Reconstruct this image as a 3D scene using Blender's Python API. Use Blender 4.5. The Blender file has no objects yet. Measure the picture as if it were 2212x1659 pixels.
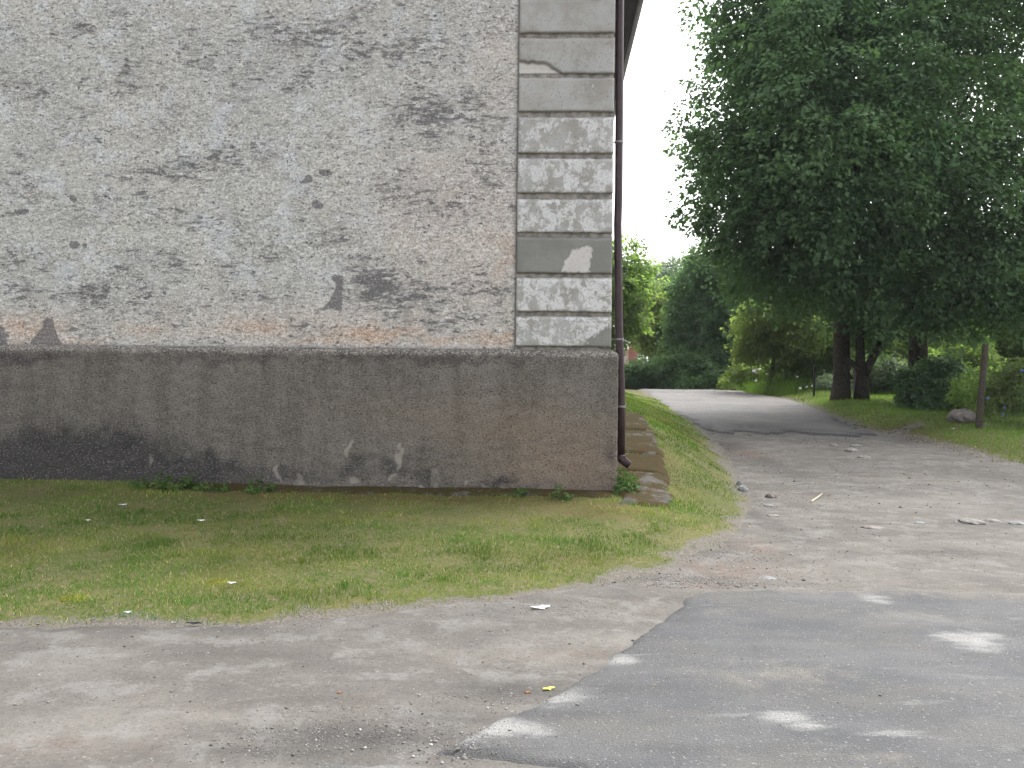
import bpy, math, random
import numpy as np
R = math.radians
sc = bpy.context.scene
col = sc.collection

# ------------------------------------------------------------------ camera, sky, sun, exposure
F = 1916.0; CX = 1106.0; CY = 829.5; EYE = 1.6; ROLL = R(-0.7)   # photo measured on a 2212 x 1659 copy
cam = bpy.data.cameras.new('camera'); cam.sensor_width = 36.0; cam.lens = 36.0 * F / 2212.0
cam.clip_start = 0.05; cam.clip_end = 2000
camo = bpy.data.objects.new('camera', cam); col.objects.link(camo)
camo.location = (0, 0, EYE); camo.rotation_euler = (R(90), ROLL, 0); sc.camera = camo

SUN_EL = R(54); SUN_DIR = np.array([0.60, 0.75]); SUN_DIR = SUN_DIR / np.linalg.norm(SUN_DIR)
w = bpy.data.worlds.new('World'); sc.world = w; w.use_nodes = True
wn = w.node_tree; wn.nodes.clear()
sky = wn.nodes.new('ShaderNodeTexSky'); sky.sky_type = 'NISHITA'; sky.sun_disc = False
sky.sun_elevation = SUN_EL; sky.sun_rotation = math.atan2(SUN_DIR[0], SUN_DIR[1])
sky.air_density = 1.0; sky.dust_density = 5.0; sky.ozone_density = 1.0
hs = wn.nodes.new('ShaderNodeHueSaturation'); hs.inputs['Saturation'].default_value = 0.15
bg = wn.nodes.new('ShaderNodeBackground'); bg.inputs['Strength'].default_value = 0.15
wo = wn.nodes.new('ShaderNodeOutputWorld')
wn.links.new(sky.outputs[0], hs.inputs['Color']); wn.links.new(hs.outputs[0], bg.inputs['Color']); wn.links.new(bg.outputs[0], wo.inputs['Surface'])
sl = bpy.data.lights.new('sun', 'SUN'); sl.energy = 1.1; sl.angle = R(50); sl.color = (1.0, 0.97, 0.93)
so = bpy.data.objects.new('sun', sl); col.objects.link(so)
from mathutils import Vector
sv = Vector((SUN_DIR[0] * math.cos(SUN_EL), SUN_DIR[1] * math.cos(SUN_EL), math.sin(SUN_EL)))
so.rotation_euler = sv.to_track_quat('Z', 'Y').to_euler()
sc.view_settings.view_transform = 'Standard'; sc.view_settings.look = 'None'
sc.view_settings.gamma = 1.0; sc.view_settings.use_curve_mapping = False
sc.view_settings.exposure = 1.8

rng = np.random.default_rng(7); random.seed(7)

# ------------------------------------------------------------------ numeric helpers
def _hash(ix, iy, s):
    h = np.sin(ix * 127.1 + iy * 311.7 + s * 74.7) * 43758.5453
    return h - np.floor(h)
def vnoise(x, y, s=0):
    ix = np.floor(x); iy = np.floor(y); fx = x - ix; fy = y - iy
    fx = fx * fx * (3 - 2 * fx); fy = fy * fy * (3 - 2 * fy)
    a = _hash(ix, iy, s); b = _hash(ix + 1, iy, s); c = _hash(ix, iy + 1, s); d = _hash(ix + 1, iy + 1, s)
    return (a * (1 - fx) + b * fx) * (1 - fy) + (c * (1 - fx) + d * fx) * fy
def fbm(x, y, s=0, o=4):
    r = 0; a = 0.5; t = 0
    for k in range(o):
        r = r + a * vnoise(x * 2 ** k, y * 2 ** k, s + k * 13); t += a; a *= 0.5
    return r / t
def smooth(e0, e1, x):
    t = np.clip((x - e0) / (e1 - e0), 0, 1); return t * t * (3 - 2 * t)
def ray(px, py):
    u = (px - CX) / F; v = (py - CY) / F
    Rv = np.array([math.cos(ROLL), 0, -math.sin(ROLL)]); U = np.array([math.sin(ROLL), 0, math.cos(ROLL)])
    return np.array([0, 1, 0]) + u * Rv - v * U
def at(px, py, Y):
    d = ray(px, py); return np.array([0, 0, EYE]) + d * Y

# ------------------------------------------------------------------ terrain height
GY = [-20, 8, 11, 13.25, 16.6, 20.7, 24, 28, 34, 37, 46, 62, 90, 400]
GZ = [0, .02, .05, .12, .22, .45, .72, 1.02, 1.38, 1.42, 1.15, .75, .7, .7]
BY = [-20, 5.9, 7, 9, 10.3, 11, 11.8, 13.5, 15, 19, 25, 34, 38, 46, 62, 90]
BZ = [0, 0, .03, .12, .20, .27, .42, .83, 1.02, 1.2, 1.42, 1.55, 1.55, 1.2, .75, .7]
XAY = [0, 10.2, 11, 11.8, 13.5, 15, 19, 34, 60]; XAX = [1.0, 1.15, 1.6, 2.05, 2.15, 2.25, 2.42, 3.0, 3.5]
XLY = [0, 8, 10, 13.25, 16.6, 22, 28, 34, 60]; XLX = [2.3, 2.4, 2.7, 3.45, 4.07, 4.8, 4.95, 5.2, 5.6]
XRY = [0, 10, 15, 17, 20, 22, 25, 30, 36, 60]; XRX = [13, 12, 10.4, 9.8, 9.4, 8.8, 8.9, 9.3, 9.7, 10.5]
def pint(y, a, b):       # smoothed piecewise interpolation
    r = 0
    for d in (-.6, -.2, .2, .6): r = r + np.interp(y + d, a, b)
    return r / 4
def H(x, y):
    x = np.asarray(x, float); y = np.asarray(y, float)
    g = pint(y, GY, GZ); b = pint(y, BY, BZ); xa = pint(y, XAY, XAX); xl = pint(y, XLY, XLX); xr = pint(y, XRY, XRX)
    t = np.clip((x - xa) / (xl - xa), 0, 1); t = .6 * t + .4 * t * t * (3 - 2 * t)
    z = b * (1 - t) + g * t
    far = smooth(2, 30, np.abs(x) - 14)
    z = z + .22 * smooth(0, 1.6, x - xr) * smooth(9, 14, y)
    z = z + (fbm(x * .8 + 3, y * .8, 3, 2) - .5) * .05 + (fbm(x * 2.3, y * 2.3 + 9, 5, 2) - .5) * .03 * smooth(-.3, .4, x - xl + .3)
    return z
def gp(px, py):
    d = ray(px, py); lo, hi = 2.0, 60.0
    ys = np.linspace(lo, hi, 1200); zz = EYE + d[2] * ys; hh = H(d[0] * ys, ys)
    i = np.argmax(zz < hh)
    if zz[i] >= hh[i]: i = len(ys) - 1
    Y = ys[i]; return np.array([d[0] * Y, Y, float(H(d[0] * Y, Y))])
def gpoly(pts): return np.array([gp(*p)[:2] for p in pts])
def sdpoly(poly, x, y):
    """signed distance, positive inside"""
    x = np.asarray(x, float); y = np.asarray(y, float)
    d = np.full(x.shape, 1e9); ins = np.zeros(x.shape, bool); n = len(poly)
    for i in range(n):
        ax, ay = poly[i]; bx, by = poly[(i + 1) % n]
        ex, ey = bx - ax, by - ay; l = ex * ex + ey * ey + 1e-12
        t = np.clip(((x - ax) * ex + (y - ay) * ey) / l, 0, 1)
        d = np.minimum(d, (x - ax - t * ex) ** 2 + (y - ay - t * ey) ** 2)
        c = ((ay > y) != (by > y)) & (x < ex * (y - ay) / (ey if abs(ey) > 1e-9 else 1e-9) + ax)
        ins ^= c
    d = np.sqrt(d); return np.where(ins, d, -d)

# ------------------------------------------------------------------ mesh helpers
def np_mesh(name, V, Fc, mat=None, parent=None, attrs=None, smooth_=False, loc=None):
    V = np.asarray(V, np.float32).reshape(-1, 3); Fc = np.asarray(Fc, np.int32)
    me = bpy.data.meshes.new(name); k = Fc.shape[1]; n = len(Fc)
    me.vertices.add(len(V)); me.vertices.foreach_set('co', V.ravel())
    me.loops.add(n * k); me.loops.foreach_set('vertex_index', Fc.ravel())
    me.polygons.add(n); me.polygons.foreach_set('loop_start', np.arange(0, n * k, k, dtype=np.int32))
    me.update(calc_edges=True)
    if attrs:
        for an, av in attrs.items():
            av = np.asarray(av, np.float32).ravel()
            a = me.attributes.new(an, 'FLOAT', 'POINT' if len(av) == len(V) else 'FACE'); a.data.foreach_set('value', av)
    if smooth_: me.polygons.foreach_set('use_smooth', np.ones(n, bool))
    me.validate()
    return link(name, me, mat, parent, loc)
def link(name, me, mat, parent, loc=None):
    mat = getattr(mat, 'm', mat)
    o = bpy.data.objects.new(name, me); col.objects.link(o)
    if mat: me.materials.append(mat)
    if parent: o.parent = parent
    if loc is not None: o.location = loc
    return o
class MB:
    """collects boxes, tubes, prisms; builds ONE mesh"""
    def __init__(s): s.v = []; s.f = []
    def add(s, v, f):
        b = len(s.v); s.v += [tuple(map(float, p)) for p in v]; s.f += [tuple(int(i) + b for i in q) for q in f]; return s
    def box(s, x0, x1, y0, y1, z0, z1):
        return s.add([(x0,y0,z0),(x1,y0,z0),(x1,y1,z0),(x0,y1,z0),(x0,y0,z1),(x1,y0,z1),(x1,y1,z1),(x0,y1,z1)],
                     [(0,3,2,1),(4,5,6,7),(0,1,5,4),(1,2,6,5),(2,3,7,6),(3,0,4,7)])
    def tube(s, pts, rad, n=10, cap=True):
        pts = [np.array(p, float) for p in pts]; m = len(pts)
        if np.isscalar(rad): rad = [rad] * m
        V = []; ref = None
        for i, p in enumerate(pts):
            t = pts[min(i + 1, m - 1)] - pts[max(i - 1, 0)]; t /= np.linalg.norm(t) + 1e-9
            if ref is None: ref = np.array([1, 0, 0]) if abs(t[0]) < .8 else np.array([0, 1, 0])
            a = np.cross(t, ref); a /= np.linalg.norm(a); b = np.cross(a, t); ref = b
            ref = np.cross(t, a) * -1
            for k in range(n):
                an = 2 * math.pi * k / n; V.append(p + rad[i] * (math.cos(an) * a + math.sin(an) * b))
        Fc = [(i*n+k, i*n+(k+1) % n, (i+1)*n+(k+1) % n, (i+1)*n+k) for i in range(m-1) for k in range(n)]
        if cap: Fc += [tuple(range(n-1, -1, -1)), tuple((m-1)*n + k for k in range(n))]
        return s.add(V, Fc)
    def prism(s, poly, y0, y1):           # polygon in x,z extruded along y (y0 front)
        n = len(poly)
        V = [(p[0], y0, p[1]) for p in poly] + [(p[0], y1, p[1]) for p in poly]
        return s.add(V, [tuple(range(n)), tuple(range(2*n-1, n-1, -1))] + [(i, i+n, (i+1) % n + n, (i+1) % n) for i in range(n)])
    def build(s, name, mat, parent=None, loc=None, bevel=0, sm=False):
        me = bpy.data.meshes.new(name); me.from_pydata(s.v, [], s.f); me.update()
        import bmesh
        bm = bmesh.new(); bm.from_mesh(me); bmesh.ops.recalc_face_normals(bm, faces=bm.faces)
        if bevel: bmesh.ops.bevel(bm, geom=list(bm.edges), offset=bevel, segments=2, affect='EDGES', profile=.6)
        bm.to_mesh(me); bm.free()
        if sm:
            for p in me.polygons: p.use_smooth = True
        return link(name, me, mat, parent, loc)
def empty(name, loc, rz=0):
    o = bpy.data.objects.new(name, None); col.objects.link(o); o.location = tuple(map(float, loc)); o.rotation_euler = (0, 0, rz)
    o.empty_display_size = .2; return o
def tag(o, label=None, cat=None, group=None, kind=None):
    if label: o['label'] = label
    if cat: o['category'] = cat
    if group: o['group'] = group
    if kind: o['kind'] = kind
    return o

# ------------------------------------------------------------------ material helpers
class Mat:
    def __init__(s, name, rough=.9, spec=.2):
        s.m = bpy.data.materials.new(name); s.m.use_nodes = True; s.t = s.m.node_tree; s.t.nodes.clear()
        s.out = s.t.nodes.new('ShaderNodeOutputMaterial'); s.b = s.t.nodes.new('ShaderNodeBsdfPrincipled')
        s.b.inputs['Roughness'].default_value = rough; s.b.inputs['Specular IOR Level'].default_value = spec
        s.t.links.new(s.b.outputs[0], s.out.inputs[0])
        s.tc = s.t.nodes.new('ShaderNodeTexCoord'); s.P = s.tc.outputs['Object']
    def put(s, sock, v):
        if isinstance(v, bpy.types.NodeSocket): s.t.links.new(v, sock)
        elif isinstance(v, (tuple, list)) and len(v) == 3 and sock.type == 'RGBA': sock.default_value = (*v, 1)
        else: sock.default_value = v
    def noise(s, scale, detail=4, rough=.55, vec=None, dist=0):
        n = s.t.nodes.new('ShaderNodeTexNoise'); s.put(n.inputs['Vector'], vec or s.P); n.inputs['Scale'].default_value = scale
        n.inputs['Detail'].default_value = detail; n.inputs['Roughness'].default_value = rough; n.inputs['Distortion'].default_value = dist
        return n.outputs[0]
    def voro(s, scale, vec=None, feat='F1', out='Distance'):
        n = s.t.nodes.new('ShaderNodeTexVoronoi'); n.feature = feat; s.put(n.inputs['Vector'], vec or s.P); n.inputs['Scale'].default_value = scale
        return n.outputs[out]
    def map(s, rot=(0,0,0), scale=(1,1,1), loc=(0,0,0), vec=None):
        n = s.t.nodes.new('ShaderNodeMapping'); s.put(n.inputs['Vector'], vec or s.P)
        n.inputs['Rotation'].default_value = rot; n.inputs['Scale'].default_value = scale; n.inputs['Location'].default_value = loc
        return n.outputs[0]
    def sm(s, x, a, b, lo=0., hi=1.):
        n = s.t.nodes.new('ShaderNodeMapRange'); n.interpolation_type = 'SMOOTHSTEP'
        for i, v in enumerate((x, a, b, lo, hi)): s.put(n.inputs[i], v)
        return n.outputs[0]
    def ma(s, op, a, b=0., c=False):
        n = s.t.nodes.new('ShaderNodeMath'); n.operation = op; n.use_clamp = c; s.put(n.inputs[0], a); s.put(n.inputs[1], b); return n.outputs[0]
    def mix(s, f, a, b, blend='MIX'):
        n = s.t.nodes.new('ShaderNodeMix'); n.data_type = 'RGBA'; n.blend_type = blend; n.clamp_factor = True
        s.put(n.inputs[0], f); s.put(n.inputs[6], a); s.put(n.inputs[7], b); return n.outputs[2]
    def attr(s, name, typ='GEOMETRY'):
        n = s.t.nodes.new('ShaderNodeAttribute'); n.attribute_name = name; n.attribute_type = typ; return n.outputs['Fac']
    def bump(s, h, strength=.5, dist=.01):
        n = s.t.nodes.new('ShaderNodeBump'); n.inputs['Strength'].default_value = strength; n.inputs['Distance'].default_value = dist
        s.put(n.inputs['Height'], h); s.t.links.new(n.outputs[0], s.b.inputs['Normal'])
    def done(s, c):
        s.put(s.b.inputs['Base Color'], c); return s.m
def plain(name, c, rough=.7, spec=.3, var=.25, scale=8, bump=.0):
    m = Mat(name, rough, spec); n = m.noise(scale, 5)
    k = m.sm(n, .3, .7, 1 - var, 1 + var)
    mm = m.mix(1.0, c, (1, 1, 1), 'MULTIPLY')
    v = m.t.nodes.new('ShaderNodeVectorMath'); v.operation = 'SCALE'; m.put(v.inputs[0], mm); m.put(v.inputs['Scale'], k)
    if bump: m.bump(m.noise(scale * 4, 4), bump, .02)
    return m.done(v.outputs[0])
def leafmat(name, c1, c2, trans=.35, c3=None):
    m = Mat(name, .6, .12); r = m.attr('rnd')
    c = m.mix(r, c1, c2)
    if c3: c = m.mix(m.sm(r, .93, .99), c, c3)
    n = m.noise(.55, 2); k = m.sm(n, .35, .65, .75, 1.25)
    v = m.t.nodes.new('ShaderNodeVectorMath'); v.operation = 'SCALE'; m.put(v.inputs[0], c); m.put(v.inputs['Scale'], k); c = v.outputs[0]
    m.put(m.b.inputs['Base Color'], c)
    tr = m.t.nodes.new('ShaderNodeBsdfTranslucent'); tc = m.mix(1, c, (1.35, 1.5, .8), 'MULTIPLY'); m.put(tr.inputs[0], tc)
    mx = m.t.nodes.new('ShaderNodeMixShader'); mx.inputs[0].default_value = trans
    m.t.links.new(m.b.outputs[0], mx.inputs[1]); m.t.links.new(tr.outputs[0], mx.inputs[2]); m.t.links.new(mx.outputs[0], m.out.inputs[0])
    return m.m

# blobs: ellipses (cx, cy, rx, ry, angle deg, amplitude) on a plane
def blobs(L, X, Y, sharp=1.0):
    r = np.zeros(X.shape)
    for cx, cy, rx, ry, an, am in L:
        c, s_ = math.cos(R(an)), math.sin(R(an)); dx, dy = X - cx, Y - cy
        u = (dx * c + dy * s_) / rx; v = (-dx * s_ + dy * c) / ry
        r = np.maximum(r, am * np.exp(-(u * u + v * v) ** sharp))
    return r
def gblobs(L):           # photo ellipse -> ellipse on the ground
    o = []
    for px, py, rx, ry, am in L:
        p = gp(px, py); q = gp(px, py - ry); q2 = gp(px, py + ry); o.append((p[0], p[1], rx / F * p[1], max(.04, abs(q[1] - q2[1]) / 2), 0, am))
    return o

# ------------------------------------------------------------------ outlines on the ground
LAWN = gpoly([(0,1352),(200,1350),(420,1345),(640,1338),(800,1325),(900,1318),(1000,1296),(1120,1283),(1250,1268),(1370,1245),(1450,1222),(1510,1195),(1565,1168),
              (1600,1130),(1612,1090),(1603,1048),(1575,995),(1522,930),(1455,882),(1410,856),(1390,846)])
LAWN = np.vstack([[[-30, 5.6]], LAWN, [[5.3, 40], [-30, 60]]])
VERGE = gpoly([(2212,1003),(2100,972),(2000,946),(1958,936),(1985,916),(1900,932),(1855,918),(1790,893),(1700,862),(1625,851)])
VERGE = np.vstack([[[30, 8]], [[11.5, 12]], VERGE, [[10.0, 40], [30, 60]]])
ASPH1 = np.vstack([gpoly([(938,1636),(1000,1600),(1080,1562),(1150,1530),(1215,1490),(1290,1450),(1352,1405),(1402,1362),(1440,1335),(1478,1296),(1510,1286),(1600,1285),(1760,1281),(1900,1279),(2100,1284),(2212,1286)]),
                   [[9.5, 6.8], [9.5, -3], [1.5, -3], [1.2, 3.3], [.2, 3.62]]])
ASPH2 = gpoly([(1398,847),(1450,885),(1500,918),(1530,933),(1580,939),(1610,937),(1660,941),(1710,938),(1780,944),(1850,946),(1895,940),(1858,922),(1800,898),(1700,863),(1625,852)])
ASPH2 = np.vstack([ASPH2, [[9.7, 38], [9, 44], [6, 44], [5.3, 38]]])
def lawn_sd(x, y): return np.maximum(sdpoly(LAWN, x, y), sdpoly(VERGE, x, y)) + .06 + (fbm(x * 2.2, y * 2.2, 21, 4) - .5) * .3
def dirt_sd(x, y): return -lawn_sd(x, y)

# ------------------------------------------------------------------ sheets on the terrain
def axis(lo, a, b, hi, fine):
    m = list(np.arange(a, b + 1e-6, fine)); s = fine; v = m[-1]; up = []
    while v < hi: s *= 1.25; v += s; up.append(v)
    s = fine; v = m[0]; dn = []
    while v > lo: s *= 1.25; v -= s; dn.append(v)
    return np.array(dn[::-1] + m + up)
def gridfaces(nx, ny):
    i, j = np.meshgrid(np.arange(nx - 1), np.arange(ny - 1)); a = (j * nx + i).ravel()
    return np.stack([a, a + 1, a + nx + 1, a + nx], 1)
def sheet(name, x0, x1, y0, y1, res, sdf, hmax, k, mat, attrs=None, low=.03, parent=None):
    xs = np.arange(x0, x1 + 1e-6, res); ys = np.arange(y0, y1 + 1e-6, res)
    X, Y = np.meshgrid(xs, ys); X = X.ravel(); Y = Y.ravel(); sd = sdf(X, Y); off = np.clip(sd * k, -low, hmax)
    Z = H(X, Y) + off; Fc = gridfaces(len(xs), len(ys)); keep = (off[Fc] > -low + 1e-5).any(1); Fc = Fc[keep]
    used = np.unique(Fc); re = np.zeros(len(X), int); re[used] = np.arange(len(used))
    X, Y, Z = X[used], Y[used], Z[used]
    at_ = {a: f(X, Y) for a, f in (attrs or {}).items()}
    return np_mesh(name, np.stack([X, Y, Z], 1), re[Fc], mat, parent, at_, True)

# --- materials of the ground
def ground_mat():
    m = Mat('soil and turf', .95, .1); n1 = m.noise(1.3, 5); n2 = m.noise(14, 5); n3 = m.noise(60, 3)
    c = m.mix(m.sm(n1, .35, .65), (0.084, 0.098, 0.031), (0.120, 0.118, 0.043))
    c = m.mix(m.sm(n2, .5, .68), c, (0.143, 0.119, 0.079))
    c = m.mix(m.sm(n3, .52, .64, 0, .8), c, (0.055, 0.049, 0.028)); c = m.mix(m.sm(m.ma('ADD', m.attr('edge'), m.ma('MULTIPLY', m.ma('SUBTRACT', n2, .5), 1.2)), .3, .7), c, m.mix(m.sm(n3, .45, .6), (0.15, 0.137, 0.118), (0.085, 0.078, 0.066)))
    c = m.mix(m.ma('MULTIPLY', m.attr('moss'), m.sm(n2, .3, .6)), c, (0.095, 0.060, 0.028))
    m.bump(n2, .6, .03); return m.done(c)
def dirt_mat():
    m = Mat('packed dirt and grit', .95, .1)
    n1 = m.noise(.9, 5); st = m.noise(1.5, 6, vec=m.map(rot=(0, 0, .25), scale=(.7, 1.5, 1))); n2 = m.noise(9, 6, .65); n3 = m.noise(48, 6, .8); n4 = m.noise(30, 3, .7); n5 = m.noise(3.2, 7, .72)
    c = m.mix(m.sm(n1, .35, .68), (0.111, 0.104, 0.095), (0.140, 0.129, 0.117))
    c = m.mix(m.sm(st, .48, .66, 0, .6), c, (0.167, 0.158, 0.144))
    c = m.mix(m.sm(st, .46, .32, 0, .6), c, (0.093, 0.085, 0.076))
    c = m.mix(m.sm(n5, .5, .62, 0, .6), c, (0.193, 0.188, 0.180)); c = m.mix(m.sm(n5, .47, .36, 0, .6), c, (0.099, 0.094, 0.090))
    c = m.mix(m.sm(n2, .55, .75, 0, .5), c, (0.089, 0.081, 0.075))
    c = m.mix(m.ma('MULTIPLY', m.attr('darken'), m.sm(n2, .25, .6, .5, 1)), c, (0.059, 0.057, 0.055))
    c = m.mix(m.ma('MULTIPLY', m.attr('brick'), m.sm(n2, .4, .6, .0, .9)), c, (0.160, 0.109, 0.085))
    c = m.mix(m.ma('MULTIPLY', m.attr('pale'), m.sm(n2, .3, .6, .3, .9)), c, (0.196, 0.185, 0.169))
    c = m.mix(m.sm(n3, .43, .33, 0, .5), c, (0.228, 0.218, 0.207)); c = m.mix(m.sm(n3, .53, .66, 0, .7), c, (0.056, 0.052, 0.049)); c = m.mix(m.sm(n4, .64, .72, 0, .8), c, (0.233, 0.227, 0.223))
    m.bump(m.ma('ADD', n3, m.ma('MULTIPLY', n2, 2)), .6, .015); return m.done(c)
def asphalt_mat(name, c0, c1, warm):
    m = Mat(name, .85, .25)
    n1 = m.noise(1.3, 6, .65, vec=m.map(scale=(.7, 1.3, 1))); n2 = m.noise(7, 6, .7); n3 = m.noise(140, 2, .6); n4 = m.voro(110); n5 = m.noise(55, 2, .6)
    c = m.mix(m.sm(n1, .38, .62), c0, c1)
    n6 = m.noise(1.1, 5, vec=m.map(loc=(7, 3, 0), scale=(.8, 1.1, 1)))
    c = m.mix(m.sm(n6, .45, .68, 0, .55), c, warm)
    c = m.mix(m.sm(m.ma('ADD', m.attr('lighten'), m.ma('MULTIPLY', m.ma('SUBTRACT', m.noise(5, 8, .72, vec=m.map(scale=(.5, 1.3, 1))), .5), 3.2)), .15, 1.3, 0, .9), c, (0.243, 0.243, 0.235))
    c = m.mix(m.sm(m.ma('ADD', m.attr('sand'), m.ma('MULTIPLY', m.ma('SUBTRACT', n2, .5), 1.3)), .2, .9, 0, .85), c, (.165, .15, .13))
    c = m.mix(m.ma('MULTIPLY', m.attr('darken'), m.sm(n2, .3, .55, .5, 1)), c, (0.050, 0.050, 0.052))
    c = m.mix(m.sm(n3, .5, .66, 0, .75), c, (0.041, 0.041, 0.041)); c = m.mix(m.sm(n5, .64, .72, 0, .65), c, (0.276, 0.271, 0.259))
    k = m.noise(2.2, 6, .6, dist=1.2); cr = m.sm(m.ma('ABSOLUTE', m.ma('SUBTRACT', k, .5)), .006, .0, 0, 1)
    c = m.mix(m.ma('MULTIPLY', cr, m.attr('crack')), c, (0.028, 0.028, 0.028))
    m.bump(m.ma('ADD', n3, n4), .5, .008); return m.done(c)
MG, MD = ground_mat(), dirt_mat()
MA1 = asphalt_mat('worn grey asphalt', (0.066, 0.068, 0.072), (0.094, 0.094, 0.097), (0.110, 0.103, 0.089))
MA2 = asphalt_mat('old road asphalt', (.13, .126, .127), (.165, .158, .155), (.19, .168, .145))

mossL = gblobs([(700,1074,400,11,.9),(1000,1080,330,11,.9),(300,1068,200,7,.5),(1300,1100,120,25,.8),(1400,985,60,30,1),(1250,1210,90,10,.4),(480,1235,60,8,.5)])
def a_moss(x, y): return blobs(mossL, x, y)
gx = axis(-110, -8, 13, 130, .08); gy = axis(-25, 3, 30, 230, .08)
X, Y = np.meshgrid(gx, gy); X = X.ravel(); Y = Y.ravel()
Z = H(X, Y)
np_mesh('ground', np.stack([X, Y, Z], 1), gridfaces(len(gx), len(gy)), MG, None, {'moss': a_moss(X, Y), 'edge': smooth(.42, .0, lawn_sd(X, Y) + (fbm(X * 3.2, Y * 3.2, 91, 3) - .5) * .5)}, True)['kind'] = 'structure'

dampL = gblobs([(800,1600,240,30,1),(600,1640,200,15,.8),(1100,1500,160,18,.8),(1650,1000,50,25,.7),(1700,1020,60,18,.6),(1570,965,40,12,.8),(1820,1010,100,14,.4),(2150,1030,120,18,.55),
                (300,1360,400,9,.5),(1640,1120,30,30,.5),(2000,955,120,8,.7),(2050,1195,80,12,.5),(1000,1560,150,14,.7)])
brickL = gblobs([(1580,1235,140,18,.8),(1620,985,60,7,1),(1300,1420,200,15,.35),(1640,1190,40,20,.6),(100,1620,200,20,.3),(1480,1268,100,8,.5)])
paleL = gblobs([(1300,1385,200,20,.8),(450,1560,120,12,.9),(1900,1240,250,20,.5),(2000,1090,200,20,.5),(200,1450,220,18,.45),(100,1560,120,12,.6),(2100,1180,150,12,.5)])
o = sheet('dirt_road', -9, 13, 1.0, 36, .07, dirt_sd, .012, .12, MD, {'darken': lambda x, y: blobs(dampL, x, y), 'brick': lambda x, y: blobs(brickL, x, y), 'pale': lambda x, y: blobs(paleL, x, y)})
o['kind'] = 'structure'
dustL = gblobs([(2090,1395,62,22,1),(2120,1385,60,14,.8),(1700,1572,60,14,1),(1740,1585,50,9,.9),(1915,1602,75,9,1),(1890,1302,35,10,1),(1335,1442,55,14,.95),(1205,1522,85,24,1),(1085,1585,120,26,1.1),(1010,1615,60,16,1.1),
                (1165,1602,40,12,.9),(1010,1612,40,12,.8),(2000,1540,60,8,.4),(2160,1640,60,8,.3),(1560,1560,80,9,.3),(1450,1640,60,10,.25),(2090,1330,50,8,.4)])
damp1 = gblobs([(1330,1500,120,20,.7),(1460,1330,45,28,.7),(1250,1560,120,12,.6),(1050,1640,120,8,.9),(1650,1420,150,12,.35),(1800,1500,150,12,.3),(1480,1640,100,12,.5)])
sandL = gblobs([(1690,1470,200,45,.55),(2010,1345,160,18,.5),(1850,1660,260,16,.5),(1560,1330,80,14,.45),(2150,1520,120,40,.4)])
def asph1_sd(x, y): return sdpoly(ASPH1, x, y) + (fbm(x * 5, y * 5, 31, 4) - .5) * .12
o = sheet('asphalt_pavement', -1.0, 9.6, -1, 7.3, .035, asph1_sd, .03, .5, MA1, {'lighten': lambda x, y: blobs(dustL, x, y, 1.3), 'darken': lambda x, y: np.maximum(blobs(damp1, x, y), .75 * np.exp(-np.maximum(asph1_sd(x, y), 0) / .07) * np.clip(1 - 1.3 * blobs(dustL, x, y), 0, 1)), 'crack': lambda x, y: np.zeros(x.shape), 'sand': lambda x, y: np.maximum(blobs(sandL, x, y), 1.1 * np.exp(-np.maximum(asph1_sd(x, y), 0) / .22) * smooth(1.7, 2.4, x) * smooth(6, 6.5, y))})
o['kind'] = 'structure'
STRIP = np.vstack([gpoly([(600,1659),(700,1648),(800,1653),(900,1650),(950,1657)]), [[-.3, 2.0], [-3, 1.0], [-3, 3.0]]])
o = sheet('old_pavement', -5.2, 0.1, .8, 4.1, .04, lambda x, y: sdpoly(STRIP, x, y) + (fbm(x * 5, y * 5, 41, 4) - .5) * .14, .016, .3, MA1, {'lighten': lambda x, y: .5 + 0 * x, 'darken': lambda x, y: 0 * x, 'crack': lambda x, y: 0 * x})
o['kind'] = 'structure'
dark2 = gblobs([(1620,925,110,10,.9),(1700,935,100,6,.9),(1560,915,60,12,.6),(1640,900,120,6,.4)])
pale2 = gblobs([(1500,856,110,8,.5),(1530,878,40,4,.5),(1800,925,60,10,.3)])  # road paler at the crest and in small patches
def asph2_sd(x, y): return sdpoly(ASPH2, x, y) + (fbm(x * 3, y * 1.6, 37, 5) - .5) * .9 * smooth(28, 23, y)
o = sheet('asphalt_road', 3.5, 10.6, 18.5, 44, .07, asph2_sd, .05, .35, MA2, {'lighten': lambda x, y: blobs(pale2, x, y), 'darken': lambda x, y: np.maximum(blobs(dark2, x, y), (1.1 * np.exp(-np.maximum(asph2_sd(x, y), 0) / .22) + .55 * np.exp(-np.maximum(asph2_sd(x, y), 0) / 1.2)) * smooth(26, 23, y) * (.6 + .8 * fbm(x * 1.2, y * .6, 66, 3))), 'crack': lambda x, y: 1 + 0 * x})  # road darker in patches and towards its broken front edge
o['kind'] = 'structure'

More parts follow.
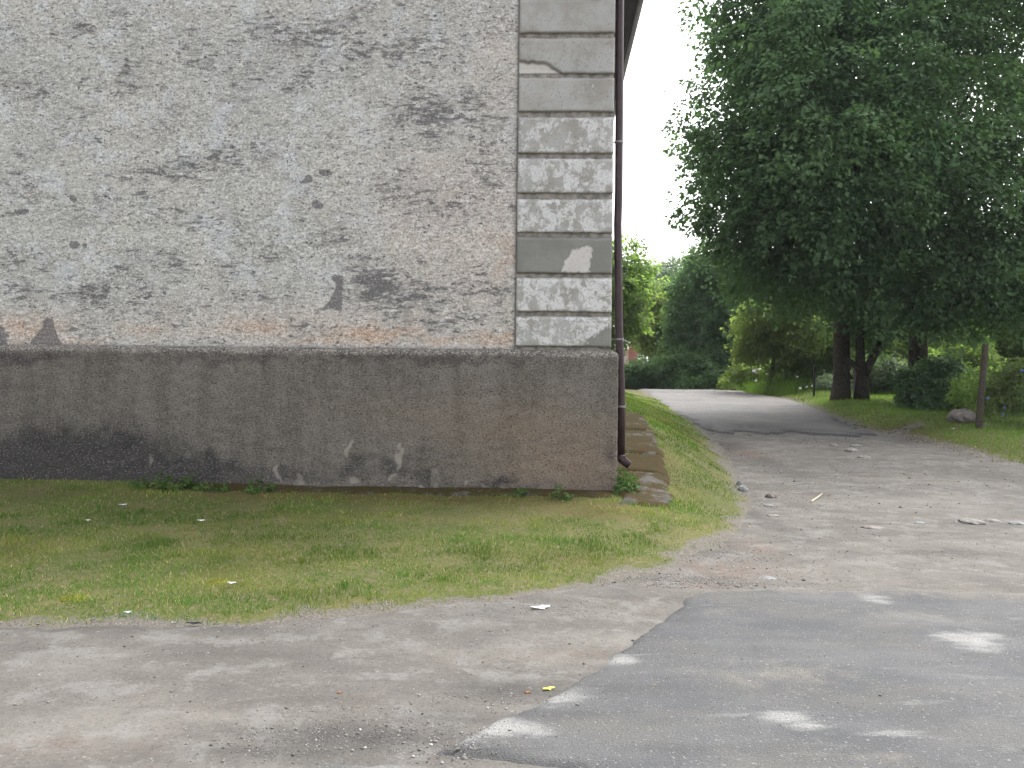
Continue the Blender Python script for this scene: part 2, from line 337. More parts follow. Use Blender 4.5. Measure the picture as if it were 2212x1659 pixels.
# ------------------------------------------------------------------ the building
TH = R(-2.3); CORNER = np.array([1.222, 11.0])
bld = empty('plaster_building', (*CORNER, 0), TH)
tag(bld, 'old building with weathered grey plaster wall, dark rough plinth and white painted corner blocks', 'building')
ct, st_ = math.cos(TH), math.sin(TH)
def wp(px, py, yl=0.0):                # photo pixel -> point (x, z) on the plane local y = yl
    d = ray(px, py); o_ = np.array([-CORNER[0], -CORNER[1]])
    ol = np.array([ct * o_[0] + st_ * o_[1], -st_ * o_[0] + ct * o_[1]]); dl = np.array([ct * d[0] + st_ * d[1], -st_ * d[0] + ct * d[1]])
    t = (yl - ol[1]) / dl[1]; return np.array([ol[0] + t * dl[0], EYE + t * d[2]])
PXM = 11.05 / F                       # metres per photo pixel on the wall
def wblobs(L, yl=0.0):
    o = []
    for px, py, rx, ry, an, am in L:
        p = wp(px, py, yl); o.append((p[0], p[1], rx * PXM, ry * PXM, -an, am))
    return o
def wallgrid(name, x0, x1, z0, z1, y, res, mat, attrs, dz=None, parent=bld):
    xs = np.linspace(x0, x1, int((x1 - x0) / res) + 2); zs = np.linspace(z0, z1, int((z1 - z0) / res) + 2)
    X, Z = np.meshgrid(xs, zs); X = X.ravel(); Z = Z.ravel(); Yv = np.full(X.shape, y) + (dz(X, Z) if dz else 0)
    wx = (fbm(X * 5, Z * 5, 101, 4) - .5) * .30; wz = (fbm(X * 5 + 9, Z * 5, 107, 4) - .5) * .18; W = {'dark': 1, 'patch': .55, 'pale': .6, 'warm': 1, 'rust': 1, 'edge': 0}
    attrs = {a: (lambda X, Z, f=f, k=W.get(a, 0): f(X + wx * k, Z + wz * k)) for a, f in attrs.items()}
    Fc = gridfaces(len(xs), len(zs))
    return np_mesh(name, np.stack([X, Yv, Z], 1), Fc, mat, parent, {a: f(X, Z) for a, f in attrs.items()}, True)

def wall_mat():
    m = Mat('weathered lime plaster', .95, .1)
    big = m.noise(.6, 5, .6); mid = m.noise(2.1, 6, .65); mid2 = m.noise(1.5, 6, .65, vec=m.map(loc=(9, 2, 4), scale=(.8, 1, 1.3)))
    al = m.noise(.7, 3); sep = m.sm(al, .47, .53)
    def two(scale, det, ro, sx, sz, d):
        a = m.noise(scale, det, ro, vec=m.map(rot=(0, R(30), 0), scale=(sx, 1, sz)), dist=d); b_ = m.noise(scale, det, ro, vec=m.map(rot=(0, R(-18), 0), scale=(sx, 1, sz), loc=(3, 0, 5)), dist=d)
        n = m.t.nodes.new('ShaderNodeMix'); m.put(n.inputs[0], sep); m.put(n.inputs[2], a); m.put(n.inputs[3], b_); return n.outputs[0]
    strk = two(7.5, 9, .72, .5, 2.0, .4); hair = two(16, 6, .75, .7, 1.5, .8)
    fine = m.noise(36, 5, .75); pit = two(26, 3, .6, .7, 1.5, .5); pit2 = m.noise(15, 2, .5); soft = m.noise(8, 7, .72, vec=m.map(loc=(1, 5, 8), scale=(.75, 1, 1.3)))
    c = m.mix(m.sm(big, .40, .60), (0.479, 0.477, 0.450), (0.531, 0.516, 0.472))
    c = m.mix(m.sm(mid, .49, .61, 0, .9), c, (0.594, 0.614, 0.630))
    c = m.mix(m.sm(mid2, .49, .37, 0, .8), c, (0.354, 0.342, 0.321))
    c = m.mix(m.sm(mid2, .54, .66, 0, .5), c, (0.584, 0.544, 0.472))
    c = m.mix(m.ma('MULTIPLY', m.attr('warm'), m.sm(mid, .3, .6, .4, 1)), c, (0.577, 0.495, 0.441))
    c = m.mix(m.ma('MULTIPLY', m.attr('rust'), m.sm(mid, .32, .55, .3, 1)), c, (0.584, 0.365, 0.234))
    # sandy grain and trowel hair lines
    c = m.mix(m.sm(hair, .50, .40, 0, .65), c, (0.797, 0.792, 0.774)); c = m.mix(m.sm(hair, .52, .62, 0, .75), c, (0.240, 0.231, 0.227))
    c = m.mix(m.sm(fine, .52, .64, 0, .7), c, (0.195, 0.191, 0.180)); c = m.mix(m.sm(fine, .47, .36, 0, .7), c, (0.886, 0.881, 0.864))
    dr = m.noise(1, 3, .6, vec=m.map(scale=(26, 1, .5))); c = m.mix(m.sm(dr, .69, .75, 0, .35), c, (0.779, 0.801, 0.811))
    # grey dirt and relief shade of the trowel strokes, put into the colour
    c = m.mix(m.ma('MULTIPLY', m.attr('dark'), m.sm(soft, .42, .6, 0, .6)), c, (0.240, 0.231, 0.231))
    th = m.ma('SUBTRACT', m.ma('SUBTRACT', .60, m.sm(mid2, .5, .35, 0, .05)), m.ma('MULTIPLY', m.attr('dark'), .105))
    dirt_shade = m.sm(m.ma('SUBTRACT', m.ma('ADD', m.ma('MULTIPLY', strk, .75), m.ma('MULTIPLY', hair, .25)), th), -.03, .05)
    c = m.mix(m.ma('MULTIPLY', dirt_shade, m.sm(fine, .36, .52, .5, .95)), c, (0.151, 0.146, 0.148))
    # patches where the coat fell off
    pa = m.ma('ADD', m.attr('patch'), m.ma('MULTIPLY', m.ma('SUBTRACT', m.noise(13, 7, .8), .5), 1.7))
    c = m.mix(m.ma('MULTIPLY', m.sm(pa, .42, .66), m.sm(fine, .32, .55, .55, .9)), c, (0.169, 0.160, 0.166))
    pl = m.ma('ADD', m.attr('pale'), m.ma('MULTIPLY', m.ma('SUBTRACT', m.noise(9, 5, .7), .5), .7))
    c = m.mix(m.sm(pl, .4, .6, 0, .6), c, (0.390, 0.356, 0.324))
    c = m.mix(m.sm(pit, .60, .66, 0, .9), c, (0.089, 0.086, 0.087)); c = m.mix(m.sm(pit2, .67, .71, 0, .8), c, (0.106, 0.103, 0.104))
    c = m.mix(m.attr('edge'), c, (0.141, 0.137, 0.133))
    h = m.ma('SUBTRACT', m.ma('ADD', m.ma('MULTIPLY', strk, 1.6), m.ma('ADD', fine, hair)), m.ma('MULTIPLY', m.sm(pa, .42, .66), .6))
    m.bump(h, .5, .02); return m.done(c)
DARK = wblobs([(590,55,50,16,5,.8),(690,75,60,20,-15,.9),(830,110,150,40,-12,.85),(960,120,60,25,-10,.7),(430,120,80,30,10,.75),(300,110,50,20,5,.5),(370,365,65,14,-8,1),(285,378,24,10,0,.9),(480,340,40,16,-20,.9),
    (180,300,60,18,0,.5),(60,330,70,16,0,.6),(820,200,60,20,-10,.6),(1000,230,85,30,-15,.95),(930,290,60,25,-15,.6),(1060,270,50,30,-15,.8),(830,330,40,20,-20,.7),(700,480,40,14,20,.6),(830,400,60,20,-25,.75),
    (780,560,40,10,-10,.8),(820,600,65,22,0,1),(880,640,95,25,5,1),(1010,620,75,20,-5,.85),(1000,690,85,18,-10,.9),(380,570,34,14,20,.9),(480,585,40,10,10,.5),(100,570,44,20,20,.8),(190,640,60,20,10,1),(60,630,44,16,10,.9),
    (290,650,50,14,0,.6),(650,60,40,20,0,.6),(250,40,60,20,0,.4),(1040,380,60,30,-10,.6),(960,450,60,16,-12,.5),(1080,640,30,40,0,.6),(560,640,80,14,0,.45),(420,480,60,14,8,.45),(140,180,80,18,0,.4),(330,200,70,18,10,.45)])
PATCH = wblobs([(162,430,13,8,20,.95),(45,457,20,8,0,.9),(662,391,11,9,0,1),(700,374,18,9,0,.95),(685,440,11,10,0,1),(163,525,14,10,0,1),(186,530,12,8,20,.9),(752,632,24,6,20,.6),
    (3,725,18,18,0,1),(525,452,4,4,0,1),(546,442,4,4,0,1),(738,147,5,8,0,1),(983,146,4,7,0,1),(1003,455,4,6,0,.9),(955,470,5,8,0,.9),(330,512,0.1,.1,0,0),(15,460,6,5,0,.8),
    (255,550,3,3,0,.8),(640,150,3,4,0,.9),(1090,40,3,5,0,.9),(430,730,8,5,0,.7)], 0)
SHARD = [np.array([wp(*q) for q in p]) for p in ([(62,746),(80,708),(96,680),(110,686),(118,706),(136,746)], [(692,670),(712,642),(722,618),(716,600),(726,592),(738,600),(736,622),(744,648),(742,674),(716,668)], [(-10,746),(-10,705),(12,708),(22,746)])]
PALE = wblobs([(880,690,14,26,0,1),(400,30,60,40,0,.5)])
WARM = wblobs([(1020,520,230,260,0,.95),(1080,150,70,200,0,.7),(700,690,500,60,0,.8),(100,690,200,40,0,.5)])
RUST = wblobs([(800,722,110,18,0,1),(560,712,90,18,0,.75),(1080,735,60,16,0,.8),(330,715,80,16,0,.5),(60,705,80,26,0,.8),(700,735,90,12,0,.7),(120,735,140,8,0,.7),(1095,560,20,40,0,.5),(950,735,80,12,0,.55)])
QL = float(wp(1117, 400)[0]); ZP = float(wp(1100, 757, -.09)[1])
EAVE = 7.0
MW = wall_mat()
def a_edge(X, Z): return .85 * np.exp(-((QL - X) / .022) ** 2) + .75 * np.exp(-((Z - ZP) / .03) ** 2) * (.4 + .6 * fbm(X * 9, Z * 9, 3))  # dark line beside the quoins is shade put into colour; plinth line darkened too
wallgrid('wall', -10, QL, ZP - .1, EAVE, 0, .022, MW, {'dark': lambda X, Z: np.clip(1.05 * blobs([(a, b, c * 1.35, d * 1.6, e, f) for a, b, c, d, e, f in DARK], X, Z, .8) + .55 * np.clip(fbm(X * 1.3, Z * 2.2, 15, 4) - .52, 0, 1) * 3, 0, 1.15), 'patch': lambda X, Z: np.maximum(blobs(PATCH, X, Z, 1.6), np.maximum.reduce([smooth(-.04, .05, sdpoly(p_, X, Z)) for p_ in SHARD])), 'pale': lambda X, Z: blobs(PALE, X, Z, 1.6),
    'warm': lambda X, Z: blobs(WARM, X, Z), 'rust': lambda X, Z: blobs(RUST, X, Z), 'edge': a_edge},
    dz=lambda X, Z: (fbm(X * 1.5, Z * 1.5, 8, 4) - .5) * .03)
b = MB(); b.box(-10, -.02, .15, 15.8, -.3, EAVE - .05); b.build('rear_walls', plain('side plaster', (.4, .37, .33), .95, .1), bld)
b = MB(); b.prism([(-10, EAVE), (0, EAVE), (-5, EAVE + 4.1)], 0.0, 15.8); b.build('gable', plain('gable plaster', (.38, .36, .33), .95, .1), bld)

# plinth
def plinth_mat():
    m = Mat('rough cast plinth', .95, .12)
    big = m.noise(1.0, 5, .6); drip = m.noise(2.2, 5, .6, vec=m.map(scale=(1.6, 1, .35))); rc = m.noise(44, 4, .7, vec=m.map(scale=(.9, 1, 1.25))); fine = m.noise(60, 3, .7); ed = m.noise(7, 6, .7)
    c = m.mix(m.sm(drip, .35, .62), (0.153, 0.139, 0.124), (0.204, 0.185, 0.166))
    c = m.mix(m.ma('MULTIPLY', m.attr('warm'), m.sm(big, .3, .6, .5, 1)), c, (0.290, 0.218, 0.157))
    lt = m.ma('ADD', m.attr('pale'), m.ma('MULTIPLY', m.ma('SUBTRACT', ed, .5), .8))
    dk = m.ma('ADD', m.attr('dark'), m.ma('MULTIPLY', m.ma('SUBTRACT', ed, .5), .75))
    c = m.mix(m.sm(dk, .12, .95, 0, .9), c, (0.053, 0.050, 0.053))
    c = m.mix(m.sm(lt, .30, .85, 0, .7), c, (0.337, 0.310, 0.276))
    smoothp = m.sm(lt, .42, .62)
    pits = m.ma('MULTIPLY', m.sm(rc, .48, .37, 0, .75), m.ma('SUBTRACT', 1., smoothp))  # shade and dirt in the pits put into the colour, beside the bump
    c = m.mix(pits, c, (0.046, 0.043, 0.042)); c = m.mix(m.sm(rc, .53, .64, 0, .6), c, (0.306, 0.278, 0.250))
    c = m.mix(m.sm(fine, .68, .74, 0, .7), c, (0.426, 0.406, 0.387)); 
    c = m.mix(m.ma('MULTIPLY', m.attr('crumb'), m.sm(m.noise(40, 3, .7), .5, .6)), c, (0.426, 0.398, 0.356))
    m.bump(m.ma('ADD', m.ma('MULTIPLY', rc, m.ma('SUBTRACT', 1.2, smoothp)), m.ma('MULTIPLY', fine, .4)), .7, .02); return m.done(c)
MP = plinth_mat()
PD = wblobs([(170,1000,240,78,0,1.6),(0,1015,230,80,0,1.5),(350,1020,170,46,0,1.6),(60,900,90,40,0,.5),(250,930,40,60,0,.5),(480,1025,110,24,0,.85),(60,960,70,40,0,.6),(120,920,60,60,0,.45),(620,1025,90,18,0,.7),(760,1005,60,26,-15,.7),(850,1010,50,26,0,.75),(930,1030,60,20,0,.7),
   (1080,1042,50,14,0,.9),(900,985,60,12,-15,.5),(0,775,260,24,0,.75),(500,775,300,14,0,.6),(1000,775,350,12,0,.65),(1326,985,12,46,0,.6),(700,760,800,6,0,.7),(20,850,50,90,0,.4),(1230,800,120,18,0,.3),(970,1055,400,8,0,.6),(300,1045,400,10,0,1)], -.09)
PP = wblobs([(858,985,9,40,10,1),(846,1025,6,22,5,1),(775,1033,18,14,-30,.9),(950,1030,20,14,30,.62),(975,1020,14,8,-30,.6),(602,1020,8,22,0,.9),(605,960,7,60,0,.5),(745,970,8,12,20,.9),(640,1030,14,14,0,.7),(900,1050,18,8,0,.8),(430,802,8,10,0,.7),(1050,1042,20,8,0,.6),(1010,1043,3,12,0,1),(320,1000,14,24,0,.55)], -.09)
PWM = wblobs([(1200,1010,190,80,0,.85),(1150,930,220,60,0,.55),(1000,900,300,60,0,.3)], -.09)
def plinth_y(X, Z): return (fbm(X * 14, Z * 18, 4, 3) - .5) * .03 + .07 * smooth(ZP - .04, ZP + .005, Z)
PA = {'dark': lambda X, Z: blobs(PD, X, Z), 'pale': lambda X, Z: blobs(PP, X, Z, 1.5), 'warm': lambda X, Z: blobs(PWM, X, Z), 'crumb': lambda X, Z: np.exp(-((Z - ZP + .03) / .04) ** 2)}
def build_plinth():
    x0, x1, z0, z1 = -10, .09, -.1, ZP + .012; res = .03
    xs = np.concatenate([np.linspace(x0, -7.2, 20)[:-1], np.linspace(-7.2, x1, int((x1 + 7.2) / res))]); zs = np.linspace(z0, z1, int((z1 - z0) / res))
    # front sheet wrapping round the corner, then along the side
    ax = [(x, -.09) for x in xs[:-1]] + [(x1 - .012, -.088), (x1 - .003, -.08), (x1, -.06)] + [(x1, yy) for yy in np.concatenate([np.linspace(0, 2, 40), np.linspace(2.3, 15.8, 20)])]
    sarc = np.array(ax); n = len(sarc); V = []; Fc = gridfaces(n, len(zs) + 1); A = {k: [] for k in PA}
    nx = np.where(sarc[:, 1] < -.085, 0, 1.)
    for zi, z in enumerate(list(zs) + [ZP + .014]):
        top = zi == len(zs); X_ = sarc[:, 0].copy(); Y_ = sarc[:, 1].copy()
        d = (fbm((sarc[:, 0] + sarc[:, 1]) * 14, np.full(n, z) * 18, 4, 3) - .5) * .028
        cur = .05 * smooth(ZP - .05, ZP + .012, z) if not top else .2
        wob = (fbm((sarc[:, 0] + sarc[:, 1]) * 3, np.zeros(n), 9, 3) - .5) * .03 * smooth(ZP - .4, ZP, z)
        Y_ = np.where(nx < .5, Y_ + d + cur, np.maximum(Y_, -.09 + cur)); X_ = np.where(nx < .5, np.minimum(X_, x1 - cur), X_ + d * .5 - cur)
        V.append(np.stack([X_, Y_, np.full(n, z) + wob], 1))
        wx = (fbm(sarc[:, 0] * 6, np.full(n, z * 6), 121, 4) - .5) * .32; wz = (fbm(sarc[:, 0] * 6 + 7, np.full(n, z * 6), 127, 4) - .5) * .32
        for k in PA: A[k].append(PA[k](sarc[:, 0] + wx * (k != 'crumb'), z + wz * (k != 'crumb')) * (nx < .5))
    np_mesh('plinth', np.vstack(V), Fc, MP, bld, {k: np.concatenate(v) for k, v in A.items()}, True)
build_plinth()

# corner blocks
def quoin_mat():
    m = Mat('peeling white limewash', .9, .15); 
    off = m.t.nodes.new('ShaderNodeObjectInfo'); v = m.t.nodes.new('ShaderNodeVectorMath'); v.operation = 'ADD'; m.put(v.inputs[0], m.P)
    cmb = m.t.nodes.new('ShaderNodeCombineXYZ'); m.put(cmb.inputs[0], m.ma('MULTIPLY', off.outputs['Random'], 40.)); m.put(cmb.inputs[1], m.ma('MULTIPLY', off.outputs['Random'], 17.)); m.t.links.new(cmb.outputs[0], v.inputs[1]); P = v.outputs[0]
    pn = m.noise(7, 12, .76, vec=P, dist=.3); big = m.noise(2, 4, vec=P); fine = m.noise(45, 4, .7, vec=P); cr = m.noise(6, 4, .6, vec=P, dist=1)
    drip = m.noise(4, 6, .7, vec=m.map(scale=(2.2, 1, .6), vec=P))
    c = m.mix(m.sm(big, .35, .65), (0.334, 0.318, 0.288), (0.410, 0.393, 0.367))
    c = m.mix(m.sm(m.noise(3.2, 6, .7, vec=P), .44, .62, 0, .6), c, (0.450, 0.462, 0.462))
    th = m.ma('SUBTRACT', .70, m.ma('MULTIPLY', m.attr('paint', 'OBJECT'), .34))
    mask = m.sm(m.ma('SUBTRACT', m.ma('ADD', m.ma('MULTIPLY', pn, .72), m.ma('MULTIPLY', drip, .28)), th), -.02, .035)
    c = m.mix(mask, c, m.mix(m.sm(fine, .4, .65), (0.667, 0.667, 0.661), (0.554, 0.551, 0.547)))
    c = m.mix(m.attr('grey', 'OBJECT'), c, m.mix(m.sm(big, .4, .6), (0.228, 0.228, 0.212), (0.261, 0.259, 0.243)))
    pt = m.ma('ADD', m.attr('patch'), m.ma('MULTIPLY', m.ma('SUBTRACT', m.noise(18, 4, .7), .5), .12))
    c = m.mix(m.sm(pt, -.01, .015), c, (0.592, 0.565, 0.538))
    pg = m.ma('ADD', m.attr('mend'), m.ma('MULTIPLY', m.ma('SUBTRACT', m.noise(20, 5, .7), .5), .25))
    c = m.mix(m.sm(pg, -.02, .02), c, (0.261, 0.257, 0.240))
    c = m.mix(m.sm(fine, .57, .68, 0, .75), c, (0.132, 0.128, 0.121))
    ck = m.sm(m.ma('ABSOLUTE', m.ma('SUBTRACT', cr, .5)), .004, .0, 0, .5); c = m.mix(m.ma('MULTIPLY', ck, m.ma('SUBTRACT', 1, m.attr('grey', 'OBJECT'))), c, (0.179, 0.165, 0.157))
    c = m.mix(m.attr('edge_shade'), c, (0.165, 0.157, 0.144))
    m.bump(m.ma('ADD', m.ma('MULTIPLY', mask, .6), m.ma('MULTIPLY', fine, .5)), .45, .012); return m.done(c)
MQ = quoin_mat()
MQB = plain('grimy groove render', (0.27, 0.25, 0.225), .95, .1, .4, 12, .4)
b = MB(); b.box(QL + .004, -.006, -.012, .5, ZP - .05, EAVE); b.build('corner_pilaster', MQB, bld)
EDG = [(-180,-98),(-92,-10),(-4,70),(80,158),(166,240),(251,330),(341,416),(429,502),(511,590),(599,673),(683,748)]
LBL = {2: 'grey corner block with a broken lower left corner', 8: 'smooth grey repaired corner block with pale bare patch', 10: 'lowest white corner block with grey mended corner'}
PAINT = [.2, .2, .2, .15, .22, .56, .60, .62, .5, .66, .62]
BROKEN = [(1119,128),(1125,131),(1136,133),(1141,136),(1150,132),(1162,136),(1172,135),(1180,136),(1187,140),(1193,146),(1200,149),(1207,153),(1212,157)]
JAG = [(1213,588),(1216,575),(1222,563),(1229,554),(1233,548),(1235,541),(1246,538),(1257,536),(1263,530),(1268,533),(1272,529),(1277,537),(1279,547),(1277,560),(1274,572),(1275,589)]
MEND = [(1260,752),(1265,735),(1275,728),(1290,722),(1298,712),(1318,705),(1335,705),(1335,752)]
jagp = np.array([wp(*p, -.045) for p in JAG]); mendp = np.array([wp(*p, -.045) for p in MEND])
for i, (t, bt) in enumerate(EDG):
    zt = float(wp(1220, t, -.045)[1]); zb = float(wp(1220, bt, -.045)[1])
    x0 = QL + .006; x1 = .0
    xs = np.linspace(x0, x1, 62); zs = np.linspace(zb, zt, 26)
    X, Z = np.meshgrid(xs, zs); X = X.ravel(); Z = Z.ravel(); prot = np.full(X.shape, .055)
    jt = (fbm(X * 11, Z * 0 + i * 3, 5 + i, 3) - .5) * .022; jb = (fbm(X * 9, Z * 0 + i * 7, 45 + i, 3) - .5) * .012
    Zj = Z + jt * smooth(.6, 1, (Z - zb) / (zt - zb)) + jb * smooth(.4, 0, (Z - zb) / (zt - zb))
    dt, db, dl, dr_ = zt - Z, Z - zb, X - x0, x1 - X
    prot = np.minimum(prot, .006 + dt * 1.5); prot = np.minimum(prot, .026 + dl * 1.5); prot = np.minimum(prot, .03 + dr_ * 1.5); prot = np.minimum(prot, .046 + db * 3)
    prot = prot + (fbm(X * 9, Z * 9, i * 5 + 60, 4) - .5) * (.003 if i == 8 else .011)
    prot = np.maximum(prot, .014)
    pat = np.full(X.shape, -1.); men = np.full(X.shape, -1.)
    if i == 3 or i == 2:
        pass
    if EDG[i][0] == 80:
        bp = np.array([wp(*p, -.045) for p in BROKEN] + [wp(1212, 175, -.045), wp(1090, 175, -.045), wp(1090, 127, -.045)])
        s_ = sdpoly(bp, X, Z); prot = np.where(s_ > 0, .017, prot)
        pat = np.where(s_ > 0, .1, -1)
    cut = np.exp(-(s_ / .014) ** 2) if EDG[i][0] == 80 else 0 * X
    if EDG[i][0] == 511: pat = sdpoly(jagp, X, Z)
    if EDG[i][0] == 683: men = sdpoly(mendp, X, Z)
    edge_shade = .5 * np.exp(-(dt / .012) ** 2) + .35 * np.exp(-(dl / .012) ** 2) + .35 * np.exp(-(db / .01) ** 2) + .8 * cut  # shade along block edges and the broken outline, painted into the colour
    V = np.stack([X, -prot, Zj], 1); Fc = gridfaces(62, 26); n = len(V)
    # rim back to the pilaster
    rim = [k for k in range(62)] + [62 * j + 61 for j in range(1, 26)] + [25 * 62 + k for k in range(60, -1, -1)] + [62 * j for j in range(24, 0, -1)]
    Vr = V[rim].copy(); Vr[:, 1] = .02
    V2 = np.vstack([V, Vr]); m_ = len(rim); F2 = np.array([[rim[(k + 1) % m_], rim[k], n + k, n + (k + 1) % m_] for k in range(m_)])
    ext = lambda a, v: np.concatenate([a, np.full(m_, v)])
    # corner return: the block also shows its side face through this rim
    q = np_mesh('quoin_block', V2, np.vstack([Fc, F2]), MQ, bld, {'patch': ext(pat, -1), 'mend': ext(men, -1), 'edge_shade': ext(edge_shade, .3)}, False)
    q['paint'] = PAINT[i]; q['grey'] = 1.0 if EDG[i][0] == 511 else 0.0
    if EDG[i][0] == 80: q['label'] = LBL[2]
    if EDG[i][0] == 511: q['label'] = LBL[8]
    if EDG[i][0] == 683: q['label'] = LBL[10]

# roof, eave and gutter along the right side
MR = plain('dark painted eave boards', (.035, .03, .038), .6, .3, .3, 5)
MRT = plain('slate grey roofing', (.12, .11, .11), .8, .2, .3, 6)
b = MB()
b.prism([(.34, EAVE - .02), (.34, EAVE + .12), (-5, EAVE + 4.55), (-10.46, EAVE + .12), (-10.46, EAVE - .02), (-5, EAVE + 4.4)], -.45, 16.2)
roof = b.build('roof', MRT, bld)
b = MB()
for k, (xa, xb, dz) in enumerate([(.02, .11, .0), (.115, .20, -.006), (.205, .29, .0), (.295, .385, -.006)]): b.box(xa, xb, -.45, 16.2, EAVE - .06 + dz, EAVE - .03 + dz)
b.build('soffit_boards', MR, roof)
b = MB(); b.box(.39, .412, -.47, 16.2, EAVE - .08, EAVE + .13); b.build('fascia', MR, roof)
MZ = plain('zinc gutter edge', (.32, .31, .33), .45, .5, .15, 6)
b = MB(); prof = [(.418 + .05 + .05 * math.cos(a), EAVE + .06 + .05 * math.sin(a)) for a in np.linspace(math.pi, 2 * math.pi, 9)]
prof2 = [(.418 + .05 + .043 * math.cos(a), EAVE + .062 + .043 * math.sin(a)) for a in np.linspace(2 * math.pi, math.pi, 9)]
b.prism(prof + prof2, -.47, 16.2); b.build('gutter', MZ, roof)

# downpipe
MPI = plain('brown painted downpipe', (.04, .022, .026), .4, .4, .3, 9)
yl = .06
pp = [(1340,-320),(1339.5,0),(1336.5,415),(1334.5,484),(1337,700),(1342,860),(1341.5,984)]
pts = [np.array([*(lambda q: (q[0], yl, q[1]))(wp(x, y, yl))]) for x, y in pp]
pts[0][2] = EAVE - .35
pts2 = [np.array([.468, yl, EAVE + .02]), np.array([.44, yl, EAVE - .1])] + pts
b = MB(); b.tube(pts2, .05, 14); pipe = b.build('downpipe', MPI, bld, sm=True)
e0 = pts[-1]; e1 = e0 + np.array([.01, -.005, -.05]); e2 = e0 + np.array([.105, -.03, -.12])
b = MB(); b.tube([e0 + np.array([0, 0, .01]), e0 + np.array([0, 0, -.03]), e1, e2], [.056, .056, .054, .05], 14); b.build('pipe_shoe', MPI, pipe, sm=True)
MBR = plain('dull metal strap', (.22, .2, .2), .5, .5, .3, 20)
for y in (307, 733, 878):
    q = wp(np.interp(y, [p[1] for p in pp], [p[0] for p in pp]), y, yl)
    b = MB(); b.tube([(q[0], yl, q[1] - .012), (q[0], yl, q[1] + .012)], .0545, 14); b.box(q[0] - .14, q[0] - .05, yl + .0, yl + .012, q[1] - .008, q[1] + .008); b.build('bracket', MBR, pipe)
for y in (545,):
    q = wp(np.interp(y, [p[1] for p in pp], [p[0] for p in pp]), y, yl); b = MB(); b.tube([(q[0], yl, q[1] - .09), (q[0], yl, q[1] + .0)], .0535, 14); b.build('pipe_collar', MPI, pipe)

# ------------------------------------------------------------------ concrete apron slabs along the wall
def slab_mat():
    m = Mat('mossy concrete', .95, .1); n = m.noise(3.5, 6, .65); f = m.noise(40, 4, .7); g = m.noise(9, 5, .6)
    c = m.mix(m.sm(g, .35, .65), (0.068, 0.064, 0.058), (0.107, 0.101, 0.093)); c = m.mix(m.sm(f, .58, .7, 0, .7), c, (0.031, 0.030, 0.025))
    ms = m.ma('ADD', m.ma('MULTIPLY', m.attr('moss', 'OBJECT'), .45), n)
    c = m.mix(m.sm(ms, .58, .68, 0, .92), c, m.mix(m.sm(g, .4, .6), (0.052, 0.030, 0.010), (0.040, 0.036, 0.012)))
    m.bump(m.ma('ADD', f, g), .6, .02); return m.done(c)
MS = slab_mat()
def toworld(p): return (CORNER[0] + ct * p[0] - st_ * p[1], CORNER[1] + st_ * p[0] + ct * p[1])
SL = [([(.1, -.62), (.70, -.55), (.82, .75), (.1, .8)], .38, 'bare grey concrete slab at the corner below the downpipe'),
      ([(.1, .83), (.83, .78), (.88, 1.6), (.1, 1.65)], .75, 'concrete slab covered with brown moss in front of the downpipe shoe'),
      ([(.1, 1.68), (.88, 1.63), (.9, 2.9), (.1, 3.0)], .45, 'cracked concrete slab with gravel beside the plinth, third from the corner'),
      ([(.1, 3.05), (.88, 2.95), (.95, 5.2), (.1, 5.3)], .5, 'farthest visible concrete slab beside the side wall, half overgrown')]
for i, (pl, ms, lb) in enumerate(SL):
    P_ = np.array([toworld(p) for p in pl])
    o = sheet('concrete_slab', P_[:, 0].min() - .1, P_[:, 0].max() + .1, P_[:, 1].min() - .1, P_[:, 1].max() + .1, .025,
              lambda x, y: sdpoly(P_, x, y) + (fbm(x * 5, y * 5, 50 + i, 4) - .5) * .22, .035, .7, MS, None, .05)
    o['moss'] = ms; tag(o, lb, 'paving slab', 'concrete slabs of the apron round the building')
P_ = np.array([toworld(p) for p in [(-5.2, -.4), (.08, -.36), (.08, -.02), (-5.2, -.02)]])
o = sheet('concrete_apron', -4.4, 1.5, 10.3, 11.4, .03, lambda x, y: sdpoly(P_, x, y) + (fbm(x * 3, y * 6, 57, 4) - .5) * .3, .022, .4, MS, None, .03)
o['moss'] = .48; tag(o, 'narrow mossy concrete strip along the foot of the front wall', 'paving')

# ------------------------------------------------------------------ grass
def blades(name, x, y, h, wd, mat, rnd, kind='stuff', label=None, cat=None, lean=.5, parent=None, org=(0, 0, 0)):
    n = len(x); z = H(x, y) - .005; a = rng.uniform(0, 2 * np.pi, n); l = rng.normal(0, lean, n) * h; la = rng.uniform(0, 2 * np.pi, n)
    bx, by = np.cos(a) * wd / 2, np.sin(a) * wd / 2
    b0 = np.stack([x - bx, y - by, z], 1); b1 = np.stack([x + bx, y + by, z], 1)
    tp = np.stack([x + np.cos(la) * l, y + np.sin(la) * l, z + h], 1)
    V = np.stack([b0, b1, tp], 1).reshape(-1, 3) - np.array(org); Fc = np.arange(3 * n).reshape(-1, 3)
    o = np_mesh(name, V, Fc, mat, parent, {'rnd': rnd}, False, org)
    if kind: o['kind'] = kind
    if label: tag(o, label, cat)
    return o
ML = leafmat('lawn blades', (0.081, 0.167, 0.027), (0.213, 0.243, 0.063), .32, (0.426, 0.339, 0.189))
MV = leafmat('lush verge blades', (0.098, 0.178, 0.032), (0.172, 0.259, 0.057), .35)
def scatter(n, x0, x1, y0, y1, sdf, pw=0):
    y = y0 + (y1 - y0) * rng.random(n) ** (1 + pw); x = x0 + (x1 - x0) * rng.random(n); sd = sdf(x, y); k = sd > 0
    return x[k], y[k], sd[k]
def lawn_density(x, y): return fbm(x * 1.7, y * 1.7, 71, 4)
